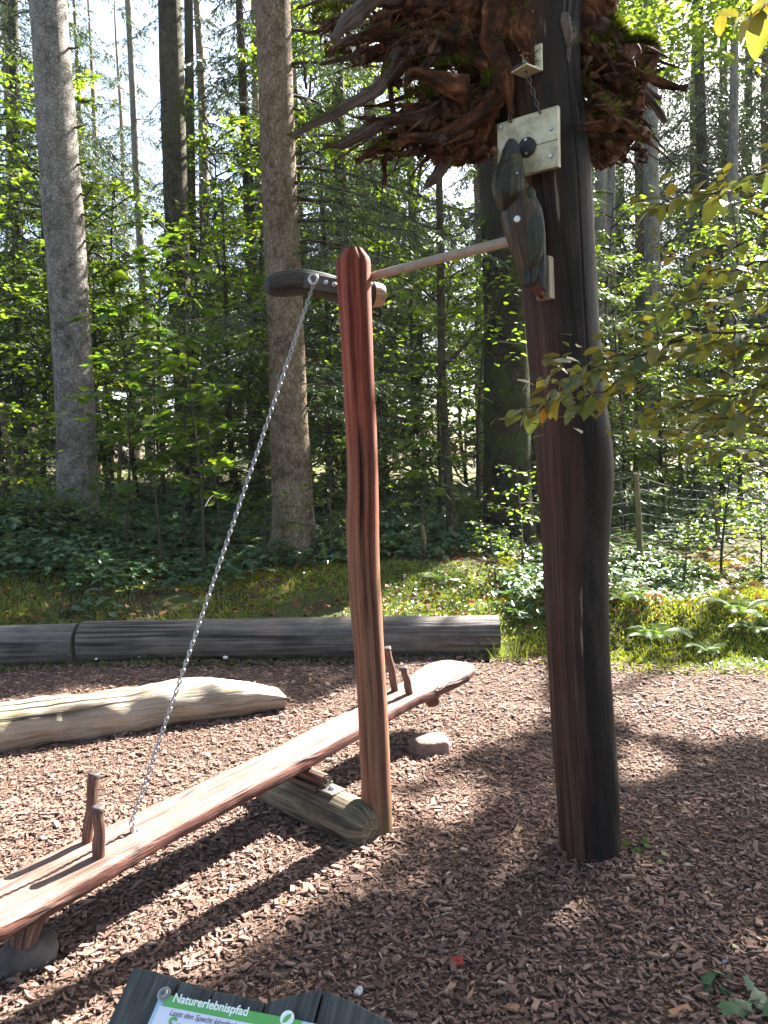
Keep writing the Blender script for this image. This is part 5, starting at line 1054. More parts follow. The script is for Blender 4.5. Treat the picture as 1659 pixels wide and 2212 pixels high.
for k, (px, d, key) in enumerate(BRO):
    near = d < 12.5
    plant(key, 'beech_sapling' if key.startswith('beech') else 'beech_tree', put_at(px, d), unique({'0': 'small leafy', '1': 'mid sized leafy', '2': 'tall leafy'}[key[5]] if key.startswith('beech') else 'spreading', 'young beech' if key.startswith('beech') else 'beech tree', px, d), 'tree', 'young beeches of the understorey', rz=k * 1.3, sc=rw.uniform(.85, 1.15))
for k, (px, d, key, sc, lab) in enumerate([(262, 9.4, 'maple0', 1.15, 'yellow green maple sapling leaning beside the lichen fir'), (352, 9.0, 'maple0', 1.0, 'dark stemmed maple sapling with large lobed leaves'), (400, 9.8, 'maple1', 1.2, 'small maple sapling with pale yellowing leaves'), (480, 9.6, 'maple1', 1.0, 'small maple sapling bent towards the chain'), (905, 9.5, 'maple1', .8, 'low maple seedling by the red post foot of the wood'), (15, 9.6, 'beech00', 1.0, 'yellow leaved sapling in front of the wire fence'), (432, 8.9, 'hazel', 1.0, 'upright sapling with big round backlit leaves')]):
    plant(key, 'hazel_sapling' if key == 'hazel' else 'maple_sapling' if 'maple' in key else 'beech_sapling', put_at(px, d), lab, 'sapling', rz=k * 2.3, sc=sc)
for k, (px, d, key) in enumerate([(1070, 8.2, 'low2'), (1120, 8.6, 'low'), (1480, 8.0, 'low2'), (1560, 8.6, 'low'), (1640, 8.0, 'low2'), (560, 9.0, 'low2'), (720, 9.2, 'low'), (230, 9.8, 'low'), (60, 9.2, 'low')]):
    plant(key, 'low_shrub', put_at(px, d), unique('knee high', 'leafy shrub', px, d), 'shrub', 'low shrubs along the wood edge', rz=k * 1.9, sc=rw.uniform(.7, 1.1))
for k in range(18):
    d_ = rw.uniform(23, 34); px = rw.uniform(-60, 1720); plant(['beech20', 'beech21', 'tree1'][k % 3], 'distant_beech', put_at(px, d_), 'pale leafy beech of the far understorey deep between the trunks', 'tree', 'far understorey beeches', rz=k, sc=rw.uniform(.8, 1.1))
# deep wood: many small distant trees of the same kinds
for k in range(18):
    d = rw.uniform(36, 70); px = rw.uniform(-150, 1810)
    if 190 < px < 345: d = rw.uniform(50, 75)
    if 1425 < px < 1490: d = rw.uniform(40, 60)
    key = rw.choice(['skirt', 'tall', 'tree0', 'tree1', 'skirt'], p=[.3, .25, .2, .15, .1])
    plant(key, 'distant_spruce' if key in ('skirt', 'tall') else 'distant_beech', put_at(px, d), ('spruce of the dim wood far behind the trunks' if key in ('skirt', 'tall') else 'broadleaf tree of the dim wood far behind the trunks'), 'tree', 'trees deep in the wood', rz=rw.uniform(0, 6), sc=rw.uniform(.75, 1.05))

# ------------------------------------------------------------------ trees beside the path that throw the dappled shade, plus added crowns overhead to dim the sky
SH = [np.array([9.6, 10.2]), np.array([12.3, 13.2]), np.array([8.9, 7.2]), np.array([9.3, 20.5]), np.array([6.4, 21.5]), np.array([14.2, 19.0])]
rs = np.random.default_rng(5); cl = []
def targets(n, x0, x1, y0, y1):
    return np.stack([rs.uniform(x0, x1, n), rs.uniform(y0, y1, n), np.zeros(n)], -1)
A_ = targets(2300, -4.5, 6.0, .3, 6.4); tA = rs.uniform(12.0, 16.5, len(A_))
B_ = targets(160, -7, 2.2, 5.9, 10.6); tB = rs.uniform(21, 26, len(B_))
gap = sines(B_[:, :2], 1.5, 12, 2) < .42; B_, tB = B_[gap], tB[gap]
CL = np.vstack([A_ + SUN * tA[:, None], B_ + SUN * tB[:, None]])
C_ = np.stack([rs.uniform(-6.5, 7, 1250), rs.uniform(-7, 4.8, 1250), rs.uniform(6.2, 9.5, 1250)], -1); C_ = C_[(C_[:, 2] > 3.6 + .85 * np.maximum(C_[:, 1], 0)) & (sines(C_[:, :2], 1.1, 77, 2) > -.55)]  # overhead leaf clumps added out of view to cut sky light on the chips
SH.append(np.array([4.6, -3.4])); SH.append(np.array([-5.2, -2.2])); nAB = len(CL); CL = np.vstack([CL, C_])
own = np.argmin(np.linalg.norm(CL[:, None, :2] - np.array(SH)[None], axis=2) + np.where(np.where(np.arange(len(CL)) < len(A_), 0, np.where(np.arange(len(CL)) < nAB, 1, 2))[:, None] == np.array([0, 0, 0, 1, 1, 1, 2, 2])[None], 0, 50), axis=1)
for k, c in enumerate(SH):
    mine = CL[own == k]
    if not len(mine): continue
    n = 20 if k < 6 else 12; pos = np.repeat(mine, n, 0) + rs.normal(0, .27, (len(mine) * n, 3)); pos = pos[~in_light(pos)]
    base = np.array([c[0], c[1], hz(*c)]); N = len(pos); X, Y, Z = rand_frames(rs, N, .5); ln = rs.uniform(.09, .16, N) * (1 if k < 6 else 1.6)
    t = thing('beech_tree', base, ['big beech beside the path shading the chips', 'second big beech further along the path side', 'beech close to the path throwing the nearest shade', 'tall beech at the wood edge above the young firs', 'tall beech deeper in the wood behind the spruces', 'tall beech beyond the fence corner', 'unseen added tree behind the viewer dimming the sky over the path', 'unseen added tree behind the viewer dimming the sky on the seesaw side'][k], 'tree', 'beeches shading the playground')
    g = Geo(); scatter(LEAF_V, LEAF_F, pos, X, Y, Z, np.stack([ln, ln * .7, ln], -1), rs.random(N), g); put('crown', g, M['beech' if k < 6 else 'spruce'], t, False, kind='stuff')
    H = mine[:, 2].max() + 1; tr = trunk_mesh(.22, H, k + 3, 16); tr.V[0] += base
    for kk in range(len(tr.V) - 1): tr.V[kk + 1] += base
    put('trunk', tr, M['bark_grey'], t)
    lim = Geo(); pick = mine[rs.choice(len(mine), min(26, len(mine)), False)]
    for q in pick:
        z = max(2.5, q[2] - rs.uniform(1, 3)); a = np.array([c[0], c[1], base[2] + z - 1]); mid = a * .4 + q * .6 + [0, 0, .5]; L = resample([a, mid, q], 14)
        if in_light(L).mean() < .25: tube(L, np.linspace(.07, .012, 14), 6, False, geo=lim)
    if lim.n: put('limbs', lim, M['bark_grey'], t, kind='stuff')
# ------------------------------------------------------------------ wood chips
rc2 = np.random.default_rng(99)
CH_V = np.array([(-1, -1, -1), (1, -.8, -1), (.9, 1, -1), (-1, .85, -1), (-.92, -.9, 1), (.86, -.75, .8), (.8, .85, 1), (-.85, .7, .9)], float) * .5
CH_F = np.array([[4, 5, 6, 7], [0, 1, 5, 4], [1, 2, 6, 5], [2, 3, 7, 6], [3, 0, 4, 7]])
def chips(n, y0, y1, big):
    y = np.sqrt(rc2.uniform(y0 * y0, y1 * y1, n)); x = rc2.uniform(-1, 1, n) * (.56 * y + .5); k = y < path_edge(x) + .05 * rc2.normal(size=n); x, y = x[k], y[k]; n = len(x)
    L = np.clip(rc2.lognormal(math.log(.0205), .47, n), .007, .06) * big; W = L * rc2.uniform(.16, .5, n); T = np.clip(W * rc2.uniform(.15, .5, n), .0015, .007)
    z = terrain(x, y) + .006 + T * .4 + rc2.uniform(0, .012, n)
    X, Y, Z = rand_frames(rc2, n, .20 if y0 < 3 else .13); return np.stack([x, y, z], -1), X, Y, Z, np.stack([L, W, T], -1), np.clip(rc2.beta(3.0, 3.3, n) + (rc2.random(n) < .03) * .4, 0, 1)
parts = [chips(50000, .9, 3.6, .97), chips(32000, 3.4, 4.8, .94), chips(31000, 4.6, 6.7, 1.02)]
cat_ = [np.concatenate([p[k] for p in parts]) for k in range(6)]
SPL_V = np.array([(-1, -.5, -1), (.3, -1, -1), (1, .1, -1), (-.2, .9, -1), (-.95, -.35, .9), (.25, -.8, 1), (.9, .1, .5), (-.15, .7, 1)], float) * .5
WED_V = np.array([(-1, -.9, -1), (1, -.6, -1), (.75, .95, -1), (-.8, 1, -1), (-.8, -.7, .3), (.9, -.5, 1), (.6, .8, 1), (-.75, .8, .5)], float) * .5
cg = Geo(); n = len(cat_[0]); pick = rc2.integers(0, 3, n)
for k_, TV in enumerate((CH_V, SPL_V, WED_V)):
    m_ = pick == k_; scatter(TV, CH_F, *[q_[m_] for q_ in cat_], cg)
# dust, needles and fibres between the chips
n = 16000; y = np.sqrt(rc2.uniform(1, 25, n)); x = rc2.uniform(-1, 1, n) * (.56 * y + .4); X, Y, Z = rand_frames(rc2, n, .25); L = rc2.uniform(.008, .04, n)
scatter(TWIG_V, TWIG_F, np.stack([x, y, terrain(x, y) + .018], -1), X, Y, Z, np.stack([L, rc2.uniform(.0015, .004, n), L], -1), rc2.random(n) ** .6, cg)
put('wood_chips', cg, M['chip'], smooth=False, label='loose brown wood chips covering the play area', cat='wood chips', kind='stuff')
def single_chip(px, py, L, W, T, h, rv, lab):
    c = G(px, py); g = Geo(); X = np.array([[math.cos(h), math.sin(h), .1]]); X = nrm(X); Z = nrm(np.array([[.1, -.15, 1]])); Z = nrm(Z - X * (X * Z).sum()); Y = np.cross(Z, X)
    scatter(CH_V, CH_F, (c + [0, 0, .02])[None], X, Y, Z, np.array([[L, W, T]]), np.array([rv]), g); put('large_chip', g, M['chip'], smooth=False, label=lab, cat='wood chip')
single_chip(1690 * .864 + 10, 2545 * .864, .075, .03, .012, .2, .93, 'large orange brown chip at the lower edge near the ivy'); single_chip(1120, 1800, .05, .028, .01, 1.0, .97, 'orange chip lying at the foot of the tall post'); single_chip(655, 1800, .05, .025, .01, .6, .9, 'big pale chip beside the pivot log')

# ------------------------------------------------------------------ grass, moss and brambles
rg = np.random.default_rng(41)
def region(n, x0, x1, y0, y1, f):
    x = rg.uniform(x0, x1, n); y = rg.uniform(y0, y1, n); k = f(x, y) & (y > path_edge(x) - .12); return x[k], y[k]
def patchy(x, y, sc, seed): return sines(np.stack([x, y], -1), sc, seed, 3)
x, y = region(150000, -6, 7, 4.5, 9.0, lambda x, y: (abs(x) < .56 * y + .6) & (patchy(x, y, 1.9, 8) + rg.normal(0, .35, len(x)) + sstep(8.6, 6.5, y) * 1.1 > .35)); n = len(x)
X, Y, Z = rand_frames(rg, n, .38); h = rg.uniform(.025, .085, n) * (1 + .5 * (rg.random(n) < .08)) * np.where(x > 1.1, .5, .8)
put('grass', scatter(BLADE_V, BLADE_F, np.stack([x, y, terrain(x, y) - .02], -1), X, Y, Z, np.stack([h * 1.1, np.full(n, .0075), h], -1), np.clip(rg.beta(2, 2, n), 0, 1)), M['grass'], smooth=False, label='short grass on the slope behind the back log', cat='grass', kind='stuff')
x, y = region(120000, -6, 7, 4.6, 9.5, lambda x, y: (abs(x) < .56 * y + .6) & (patchy(x, y, 2.6, 18) + .45 * (x > 1.2) + .35 * (y < 8.6) > .12)); n = len(x)
X, Y, Z = rand_frames(rg, n, .5); h = rg.uniform(.02, .045, n)
put('moss', scatter(BLADE_V, BLADE_F, np.stack([x, y, terrain(x, y) - .015], -1), X, Y, Z, np.stack([h, h * .4, h * .8], -1), rg.random(n)), M['moss_ground'], smooth=False, label='yellow green moss cushions on the bank', cat='moss', kind='stuff')
# small clover like leaves in the grass
x, y = region(26000, -6, 6, 5.5, 8.8, lambda x, y: (abs(x) < .56 * y + .6) & (patchy(x, y, 2.2, 28) > .0)); n = len(x); X, Y, Z = rand_frames(rg, n, .35); s_ = rg.uniform(.018, .04, n)
put('clover', scatter(LEAF_V, LEAF_F, np.stack([x, y, terrain(x, y) + rg.uniform(.01, .06, n)], -1), X, Y, Z, np.stack([s_, s_ * .8, s_], -1), rg.random(n) * .9), M['bramble'], smooth=False, label='small broad leaved weeds among the grass', cat='weeds', kind='stuff')
# brambles: low domes of three-leaflet sprigs
def brambles(n, f, x0, x1, y0, y1, hmin, hmax, leaf, per, seed):
    r = np.random.default_rng(seed); x = r.uniform(x0, x1, n); y = r.uniform(y0, y1, n); k = f(x, y) & (abs(x) < .56 * y + .8) & (y > path_edge(x) + .15); x, y = x[k], y[k]; n = len(x)
    R_ = r.uniform(.16, .4, n); H = r.uniform(hmin, hmax, n); i = np.repeat(np.arange(n), per); a = r.random(len(i)) * 6.28; q = np.sqrt(r.random(len(i)))
    px = x[i] + np.cos(a) * q * R_[i]; py = y[i] + np.sin(a) * q * R_[i]; pz = terrain(px, py) + H[i] * (1 - .75 * q ** 2) * r.uniform(.35, 1.0, len(i)) + .02
    c = np.repeat(np.stack([px, py, pz], -1), 3, 0); N = len(c); hd = np.repeat(r.random(len(i)) * 6.28, 3) + np.tile([-1.1, 0, 1.1], len(i)) + r.normal(0, .15, N)
    X, Y, Z = rand_frames(r, N, .28, hd); X = nrm(X + [0, 0, -.18]); Y = nrm(np.cross(Z, X)); Z = np.cross(X, Y); ln = leaf * r.uniform(.65, 1.25, N)
    return c, X, Y, Z, np.stack([ln, ln * .66, ln], -1), np.clip(np.repeat(r.random(len(i)), 3) + r.normal(0, .08, N), 0, 1)
f1 = lambda x, y: (patchy(x, y, 1.4, 50) + sstep(8.3, 9.7, y) * 1.5 + .55 * (x < -2.8) > .85) & (x < 1.6)
f2 = lambda x, y: (patchy(x, y, 1.7, 60) - .45 * sstep(7.4, 6.4, y) > -.12) & (x >= 1.3)
B = [brambles(1500, f1, -8, 2, 7.0, 11.5, .12, .34, .085, 10, 1), brambles(420, lambda x, y: (x < -2.9 - .25 * (y - 8)), -7.5, -2.6, 8.0, 10.6, .2, .5, .095, 14, 2), brambles(1100, f2, 1.2, 7, 5.6, 9.5, .08, .26, .075, 10, 3), brambles(1500, lambda x, y: x < 99, -13, 13, 11, 20, .15, .5, .12, 7, 4)]
put('brambles', scatter(LEAF_V, LEAF_F, *[np.concatenate([b[k] for b in B]) for k in range(6)]), M['bramble'], smooth=False, label='low bramble thicket carpeting the forest floor', cat='brambles', kind='stuff')
# dead leaves on the bank
x, y = region(2600, -6, 6, 6.4, 10, lambda x, y: abs(x) < .56 * y + .5); n = len(x); X, Y, Z = rand_frames(rg, n, .5); s_ = rg.uniform(.04, .09, n)
m_dead = m_leaf('dead_leaf', [(0, (.10, .04, .02)), (.6, (.2, .085, .035)), (1, (.30, .17, .07))], .2, .6, .2, 1.2, (1, .8, .5))
put('leaf_litter', scatter(LEAF_V, LEAF_F, np.stack([x, y, terrain(x, y) + rg.uniform(.0, .08, n)], -1), X, Y, Z, np.stack([s_, s_ * .7, s_], -1), rg.random(n)), m_dead, smooth=False, label='scattered brown dead leaves on the bank', cat='leaf litter', kind='stuff')

# ------------------------------------------------------------------ ferns
def fern_mesh(seed, nf):
    r = np.random.default_rng(seed); pos, X_, Y_, Z_, sc, rn = [], [], [], [], [], []; g = Geo()
    for f in range(nf):
        az = f * 6.283 / nf + r.normal(0, .25); L = r.uniform(.38, .6); s = np.linspace(0, 1, 30); d = np.array([math.cos(az), math.sin(az), 0]); up = r.uniform(.7, 1.15)
        ax = np.outer(s * L * .85, d) + np.outer((up * s - (up + .02) * .78 * s ** 2.2) * L, [0, 0, 1]); tube(ax[::3], np.linspace(.004, .001, 10), 4, False, geo=g, rnd=.2)
        for k in range(3, 30):
            t = nrm(ax[min(k + 1, 29)] - ax[k - 1]); lat = nrm(np.cross(t, [0, 0, 1.0])); l = L * .26 * math.sin(math.pi * min(1, (s[k] * .85 + .12))) ** .8 + .01
            for sg in (-1, 1):
                x = nrm(lat * sg + t * .45 + np.array([0, 0, -.18])); z = nrm(np.cross(x, t) * sg * -1); z = z if z[2] > 0 else -z; y = np.cross(z, x)
                for m_, (a, lf) in enumerate(((0, 1.0),)):
                    pos.append(ax[k]); X_.append(x); Y_.append(y); Z_.append(z); sc.append((l, L * .030, l)); rn.append(r.random())
    scatter(LEAF_V * [1, 1, .4], LEAF_F, np.array(pos), np.array(X_), np.array(Y_), np.array(Z_), np.array(sc), np.array(rn), g); return g.mesh('fronds', M['fern'], smooth=False)
FM = [fern_mesh(s, n) for s, n in ((1, 8), (2, 7), (3, 9))]
FE = [(1415, 1385, 1.0, 'fern growing low on the mossy mound beside the tall post'), (1600, 1330, 1.25, 'bright sunlit fern arching over the bank edge'), (1650, 1370, 1.1, 'sunlit fern nearest the path at the bank end'), (1500, 1290, .9, 'pale fern between the mounds below the farther fence post'), (1400, 1200, .9, 'fern at the foot of the near fence post'), (1480, 1160, 1.1, 'fern behind the wire between both fence posts'), (1440, 1120, 1.2, 'tall fern in the shaded ground past the fence'),
      (1590, 1130, 1.1, 'fern spreading behind the far wire mesh'), (60, 1110, 1.3, 'fern arching over the brambles by the leaning fence post'), (120, 1090, 1.2, 'fern leaning on the lichen fir trunk'), (1120, 1250, .9, 'fern at the grass edge left of the tall post'), (1530, 1410, .7, 'tiny fern at the grassy margin of the path'), (1350, 1300, .9, 'fern pressed against the tall post outline'), (960, 1260, .8, 'small fern right of the red post in the grass')]
for k, (x, y, s_, lab) in enumerate(FE):
    c = G(x, y); t = thing('fern', c, lab, 'fern', 'ferns on the bank'); s_ *= .62 if x > 1300 and y > 1250 else .85; t.scale = (s_, s_, s_); t.rotation_euler = (0, 0, k * 1.1); o = bpy.data.objects.new('fronds', FM[k % 3]); COL.objects.link(o); o.parent = t

# ------------------------------------------------------------------ wire fences
def fence(name, posts, label, wires, seed, hang=0.0, extra=None):
    t = thing(name, posts[0][0], label, 'fence'); r = random.Random(seed)
    for b, tp_, rr in posts[:extra] if extra else posts:
        q = resample([b - (tp_ - b) * .15, b, (b + tp_) / 2 + np.array([.012, 0, 0]), tp_], 14); put('fence_post', tube(q, np.linspace(rr * 1.05, rr * .9, 14), 12, True, bump=.1, bscale=14, seed=seed), M['fence_wood'], t)
    for (b0, t0, _), (b1, t1, _) in zip(posts, posts[1:]):
        for wv in wires:
            a, c = b0 + (t0 - b0) * wv, b1 + (t1 - b1) * wv; put('wire', tube(resample([a, (a + c) / 2 - np.array([0, 0, .03 + .03 * r.random()]), c], 10), .0018, 5, False), M['wire'], t)
        L = np.linalg.norm(b1 - b0); n = int(L / .17)
        for k in range(1, n):
            u = k / n; a = b0 * (1 - u) + b1 * u; c = t0 * (1 - u) + t1 * u; sag = np.array([0, 0, .045 * 4 * u * (1 - u)]); off = np.array([r.uniform(-.01, .01), 0, 0])
            put('wire', tube(np.array([a + (c - a) * wires[0] - sag, (a + c) / 2 - sag * .8 + off, a + (c - a) * wires[-1] - sag]), .0013, 4, False), M['wire'], t)
def fp(xb, yb, xt, yt, d, r): 
    b = PY(xb, yb, d); t_ = PY(xt, yt, d); b[2] = min(b[2], hz(b[0], b[1])); return (b, t_, r)
wl = [.12, .2, .28, .36, .46, .57, .7, .84, .97]
fence('wire_fence', [fp(1250, 1210, 1250, 1030, 9.0, .035), fp(1382, 1210, 1373, 1022, 9.2, .036), fp(1553, 1195, 1542, 1058, 11.2, .04), fp(1760, 1200, 1750, 1090, 13, .04)], 'sagging wire mesh fence on split wooden posts beyond the bank', wl, 3)
fence('wire_fence', [fp(36, 1035, 2, 868, 12.5, .055), fp(250, 1050, 262, 900, 13.5, .04)], 'wire fence on a leaning grey post beside the lichen fir', wl, 5)
c = on_ground(915, 9.4); t = thing('broken_stake', c, 'short grey broken stake standing in the undergrowth', 'stake'); put('stake', tube(resample([c - [0, 0, .1], c + [0, 0, .15], PY(911, 1135, 9.4)], 10), np.linspace(.035, .03, 10), 10, True, bump=.15, bscale=20, seed=2), M['fence_wood'], t)

# ------------------------------------------------------------------ near branches with big leaves
m_w = MT('big_leaf'); oi = m_w.n('ShaderNodeObjectInfo').outputs['Random']
colw = m_w.ramp(oi, [(0, (.10, .145, .075)), (.45, (.15, .19, .085)), (.75, (.20, .22, .08)), (.92, (.27, .24, .075)), (.97, (.36, .30, .06)), (1, (.19, .09, .035))])
vn = m_w.noise(m_w.gc(), 45, 4); colw = m_w.mix(m_w.math('MULTIPLY', vn, .6), colw, m_w.mix(1.0, colw, (.5, .48, .4), 'MULTIPLY'))
pw = m_w.bsdf(colw, .27, m_w.bump(m_w.noise(m_w.gc((8, 60, 1)), 1.0, 2), .25, .003), spec=.5); trw = m_w.n('ShaderNodeBsdfTranslucent'); m_w.l(m_w.mix(1.0, colw, (1.7, 1.6, .5), 'MULTIPLY'), trw.inputs[0])
mxw = m_w.n('ShaderNodeMixShader'); mxw.inputs[0].default_value = .4; m_w.l(pw.outputs[0], mxw.inputs[1]); m_w.l(trw.outputs[0], mxw.inputs[2]); M['big_leaf'] = m_w.done(mxw)
def big_leaf_mesh(seed, w, curl, wave):
    u = np.linspace(0, 1, 10); v = np.linspace(-1, 1, 5); r = np.random.default_rng(seed); ph = r.random() * 6; V = []
    for a in u:
        hw = w * (math.sin(math.pi * a ** .85) ** .75) * (1 if a < .97 else .3)
        for b in v: V.append((a, b * hw, -curl * a * a + .10 * abs(b) * hw * 2 + wave * math.sin(a * 9 + b * 2 + ph) * abs(b)))
    V = np.array(V); i = np.arange(9)[:, None] * 5; j = np.arange(4)[None]; g = Geo().add(V, np.stack([i + j, i + 5 + j, i + 6 + j, i + j + 1], -1).reshape(-1, 4))
    tube(np.array([(-.22, 0, .05), (-.1, 0, .01), (0, 0, 0)]), .012, 4, False, geo=g); return g.mesh('leaf', M['big_leaf'])
BL = [big_leaf_mesh(k, w, c, wv) for k, (w, c, wv) in enumerate(((.26, .15, .02), (.3, .3, .03), (.23, .05, .02), (.28, .45, .03)))]
wt = thing('overhanging_shrub', on_ground(1870, 2.3), 'shrub whose thin branches with big yellowing leaves reach in over the path', 'shrub')
rl = np.random.default_rng(8); tot = 0
LINES = [([(1760, 690), (1658, 708), (1496, 724), (1390, 763), (1301, 791), (1230, 820), (1188, 862), (1110, 886)], 2.0, 2.25, 52, .062), ([(1760, 915), (1658, 908), (1531, 890), (1430, 885), (1340, 880)], 2.3, 2.6, 28, .055), ([(1760, 800), (1658, 827), (1567, 855), (1460, 862)], 2.1, 2.3, 26, .06), ([(1760, 950), (1658, 936), (1531, 929), (1425, 926), (1340, 915)], 2.5, 2.8, 27, .055),
         ([(1760, 340), (1659, 365), (1593, 395), (1533, 416), (1444, 431), (1400, 445)], 2.2, 2.6, 30, .065), ([(1740, 480), (1659, 505), (1600, 530), (1520, 545), (1440, 550)], 2.4, 2.7, 10, .06), ([(1760, 540), (1659, 564), (1593, 579), (1522, 594), (1486, 618)], 2.2, 2.5, 20, .06), ([(1760, 610), (1659, 624), (1563, 638), (1489, 653), (1420, 665)], 2.3, 2.6, 22, .06), ([(1740, 720), (1640, 745), (1560, 745), (1470, 720)], 2.0, 2.2, 22, .062), ([(1740, 990), (1640, 975), (1540, 965), (1460, 950)], 2.7, 3.0, 20, .05), ([(1480, 735), (1400, 762), (1330, 772), (1270, 778), (1215, 792), (1150, 828)], 2.1, 2.2, 15, .066), ([(1400, 800), (1330, 830), (1290, 850), (1240, 872)], 2.12, 2.2, 9, .062), ([(1720, -40), (1650, 10), (1600, 20)], 1.6, 1.7, 5, .075), ([(1740, 860), (1640, 880), (1560, 905), (1480, 910)], 2.1, 2.4, 20, .058)]
root = on_ground(1880, 2.3)
for li, (pts, d0, d1, nl, sz) in enumerate(LINES):
    q = resample([P(x, y, d) for (x, y), d in zip(pts, np.linspace(d0, d1, len(pts)))], 40); q[:, 2] += .006 * np.sin(np.arange(40) * .5)
    stem = resample([root, root * .5 + q[0] * .5 + np.array([.15, 0, .25]), q[0]], 16); full = np.vstack([stem[:-1], q]) if pts[0][0] > 1600 else q
    put('branch', tube(full, np.r_[np.linspace(.012, .0045, 15), np.linspace(.0042, .0012, 40)][-len(full):], 6, False), M['twig'], wt)
    for k in range(nl):
        u = (k + rl.random()) / nl * .92 + .08; c = q[min(39, int(u * 39))]; tg = nrm(q[min(39, int(u * 39) + 1)] - q[max(0, int(u * 39) - 1)]); sg = 1 if k % 2 else -1
        lat = nrm(np.cross(tg, [0, 0, 1.0])) * sg; X = nrm(tg * rl.uniform(.2, .9) + lat * rl.uniform(.3, 1) + np.array([0, 0, rl.uniform(-.75, .15)])); Z = nrm(np.array([rl.normal(0, .32), rl.normal(0, .32), 1])); Z = nrm(Z - X * (X @ Z)); Y = np.cross(Z, X)
        s_ = sz * rl.uniform(.55, 1.35); p = c + X * s_ * .2
        share('leaf', BL[rl.integers(4)], wt, Matrix(((X[0] * s_, Y[0] * s_, Z[0] * s_, p[0]), (X[1] * s_, Y[1] * s_, Z[1] * s_, p[1]), (X[2] * s_, Y[2] * s_, Z[2] * s_, p[2]), (0, 0, 0, 1)))); tot += 1

# the many smaller leaves further back on the same shrub
rb2 = np.random.default_rng(18); P_ = []
for pts, d0, d1, nl, sz in LINES:
    q = resample([P(x, y, d) for (x, y), d in zip(pts, np.linspace(d0, d1, len(pts)))], 40); i = rb2.integers(2, 40, nl * 2); P_.append(q[i] + rb2.normal(0, 1, (nl * 2, 3)) * [.06, .12, .045])
P_ = np.concatenate(P_); n = len(P_); X, Y, Z = rand_frames(rb2, n, .33); X = nrm(X + np.array([0, 0, -1]) * rb2.uniform(-.1, .5, n)[:, None]); Y = nrm(np.cross(Z, X)); Z = np.cross(X, Y); ln = rb2.uniform(.03, .06, n)
put('small_leaves', scatter(ROUND_V, ROUND_F, P_, X, Y, Z, np.stack([ln, ln * .58, ln], -1), rb2.random(n)), M['willow'], wt, False, kind='stuff')
# ------------------------------------------------------------------ small plants and fallen leaves on the chips
IV = [(0, 0), (.05, .3), (.0, .55), (.3, .45), (.55, .6), (.6, .3), (1, 0), (.6, -.3), (.55, -.6), (.3, -.45), (0, -.55), (.05, -.3)]
ivm = Geo().add(np.array([(x, y, -.1 * x * x - .06 * abs(y)) for x, y in IV] + [(.3, 0, .03)]), np.array([[i, (i + 1) % 12, 12] for i in range(12)])).mesh('leaf', M['bramble'])
spm = Geo().add(np.array([(x, y, -.1 * x * x - .06 * abs(y)) for x, y in IV] + [(.3, 0, .03)]), np.array([[i, (i + 1) % 12, 12] for i in range(12)])).mesh('leaf', M['maple'])
def tuft(name, c, n, R_, H, size, me, label, cat, seed, mat='twig'):
    r = np.random.default_rng(seed); t = thing(name, c, label, cat)
    for k in range(n):
        a = r.random() * 6.28; q = R_ * math.sqrt(r.random()); p = c + np.array([math.cos(a) * q, math.sin(a) * q, H * r.uniform(.4, 1)]); put('stalk', tube(resample([c, (c + p) / 2 + [0, 0, .01], p], 6), .0013, 4, False), M[mat], t)
        X = nrm(np.array([math.cos(a + r.normal(0, .6)), math.sin(a + r.normal(0, .6)), -.25])); Z = nrm(np.array([r.normal(0, .3), -.25 + r.normal(0, .3), 1])); Z = nrm(Z - X * (X @ Z)); Y = np.cross(Z, X); s_ = size * r.uniform(.7, 1.25)
        share('leaf', me, t, Matrix(((X[0] * s_, Y[0] * s_, Z[0] * s_, p[0]), (X[1] * s_, Y[1] * s_, Z[1] * s_, p[1]), (X[2] * s_, Y[2] * s_, Z[2] * s_, p[2]), (0, 0, 0, 1))))
    return t
tuft('ivy_plant', G(1590, 2165), 12, .085, .05, .05, ivm, 'small dark green ivy plant growing from the chips at the lower corner', 'plant', 3)
tuft('seedling', G(1372, 1838), 6, .04, .06, .032, spm, 'fresh green seedling close to the tall post foot', 'plant', 4); tuft('seedling', G(1405, 1862), 6, .05, .04, .028, spm, 'second green seedling a little farther from the tall post', 'plant', 5)
tuft('seedling', G(1335, 2035), 4, .02, .02, .018, spm, 'tiny seedling amid the shaded chips', 'plant', 6)
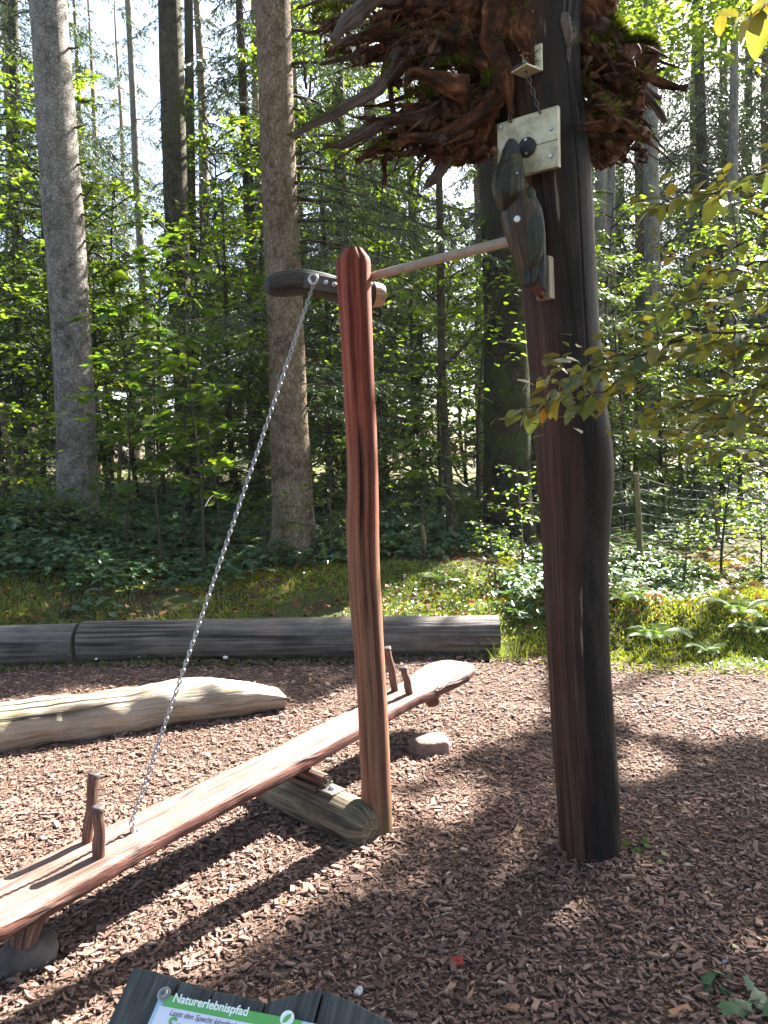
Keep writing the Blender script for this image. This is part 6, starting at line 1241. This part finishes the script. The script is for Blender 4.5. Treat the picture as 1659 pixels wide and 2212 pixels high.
for k, (x, y, s_, lab) in enumerate([(1475, 1880, .045, 'pale grey green fallen leaf on shaded chips near the seedlings'), (1540, 1950, .04, 'narrow green fallen leaf on the shaded chips'), (1430, 1965, .035, 'small green fallen leaf below the tall post'), (1395, 2010, .035, 'whitish fallen leaf on the chips, right of the sunny spot'), (1560, 2020, .03, 'light green scrap of leaf on the dark chips'), (1580, 2060, .035, 'green leaf with a long stalk near the ivy'), (1200, 1975, .04, 'brown curled leaf beside the sunny spot')]):
    c = G(x, y) + [0, 0, .022]; a = k * 1.3; X = nrm(np.array([math.cos(a), math.sin(a), .05])); Z = nrm(np.array([.15, -.1, 1.0])); Z = nrm(Z - X * (X @ Z)); Y = np.cross(Z, X); me = BL[k % 4]
    o = share('fallen_leaf', me, None, Matrix(((X[0] * s_, Y[0] * s_, Z[0] * s_, c[0]), (X[1] * s_, Y[1] * s_, Z[1] * s_, c[1]), (X[2] * s_, Y[2] * s_, Z[2] * s_, c[2]), (0, 0, 0, 1)))); tag(o, lab, 'leaf', 'leaves fallen on the chips')
# grass tufts at the end of the back log
tg_ = Geo(); r = np.random.default_rng(3); c0 = G(1085, 1425); n = 90; b = c0 + np.stack([r.normal(0, .09, n), r.normal(0, .05, n), np.full(n, -.01)], -1); X, Y, Z = rand_frames(r, n, .4); h = r.uniform(.08, .22, n)
scatter(BLADE_V, BLADE_F, b, X, Y, Z, np.stack([h * 1.2, np.full(n, .006), h], -1), r.random(n), tg_); put('grass_tuft', tg_, M['grass'], smooth=False, label='long grass tuft at the end of the back log', cat='grass', kind='stuff')

# ------------------------------------------------------------------ thin summer haze hanging in the wood
mh = bpy.data.materials.new('thin_haze'); mh.use_nodes = True; ntm = mh.node_tree; ntm.nodes.clear(); om = ntm.nodes.new('ShaderNodeOutputMaterial'); pv_ = ntm.nodes.new('ShaderNodeVolumePrincipled')
pv_.inputs['Color'].default_value = (.9, .93, .95, 1); pv_.inputs['Density'].default_value = .0004; pv_.inputs['Anisotropy'].default_value = .0; ntm.links.new(pv_.outputs[0], om.inputs['Volume'])
g = Geo(); box((0, 31, 17), (95, 0, 0), (0, 52, 0), (0, 0, 18.5), g); put('haze', g, mh, smooth=False, label='thin pale air hanging in the wood', cat='haze', kind='stuff')
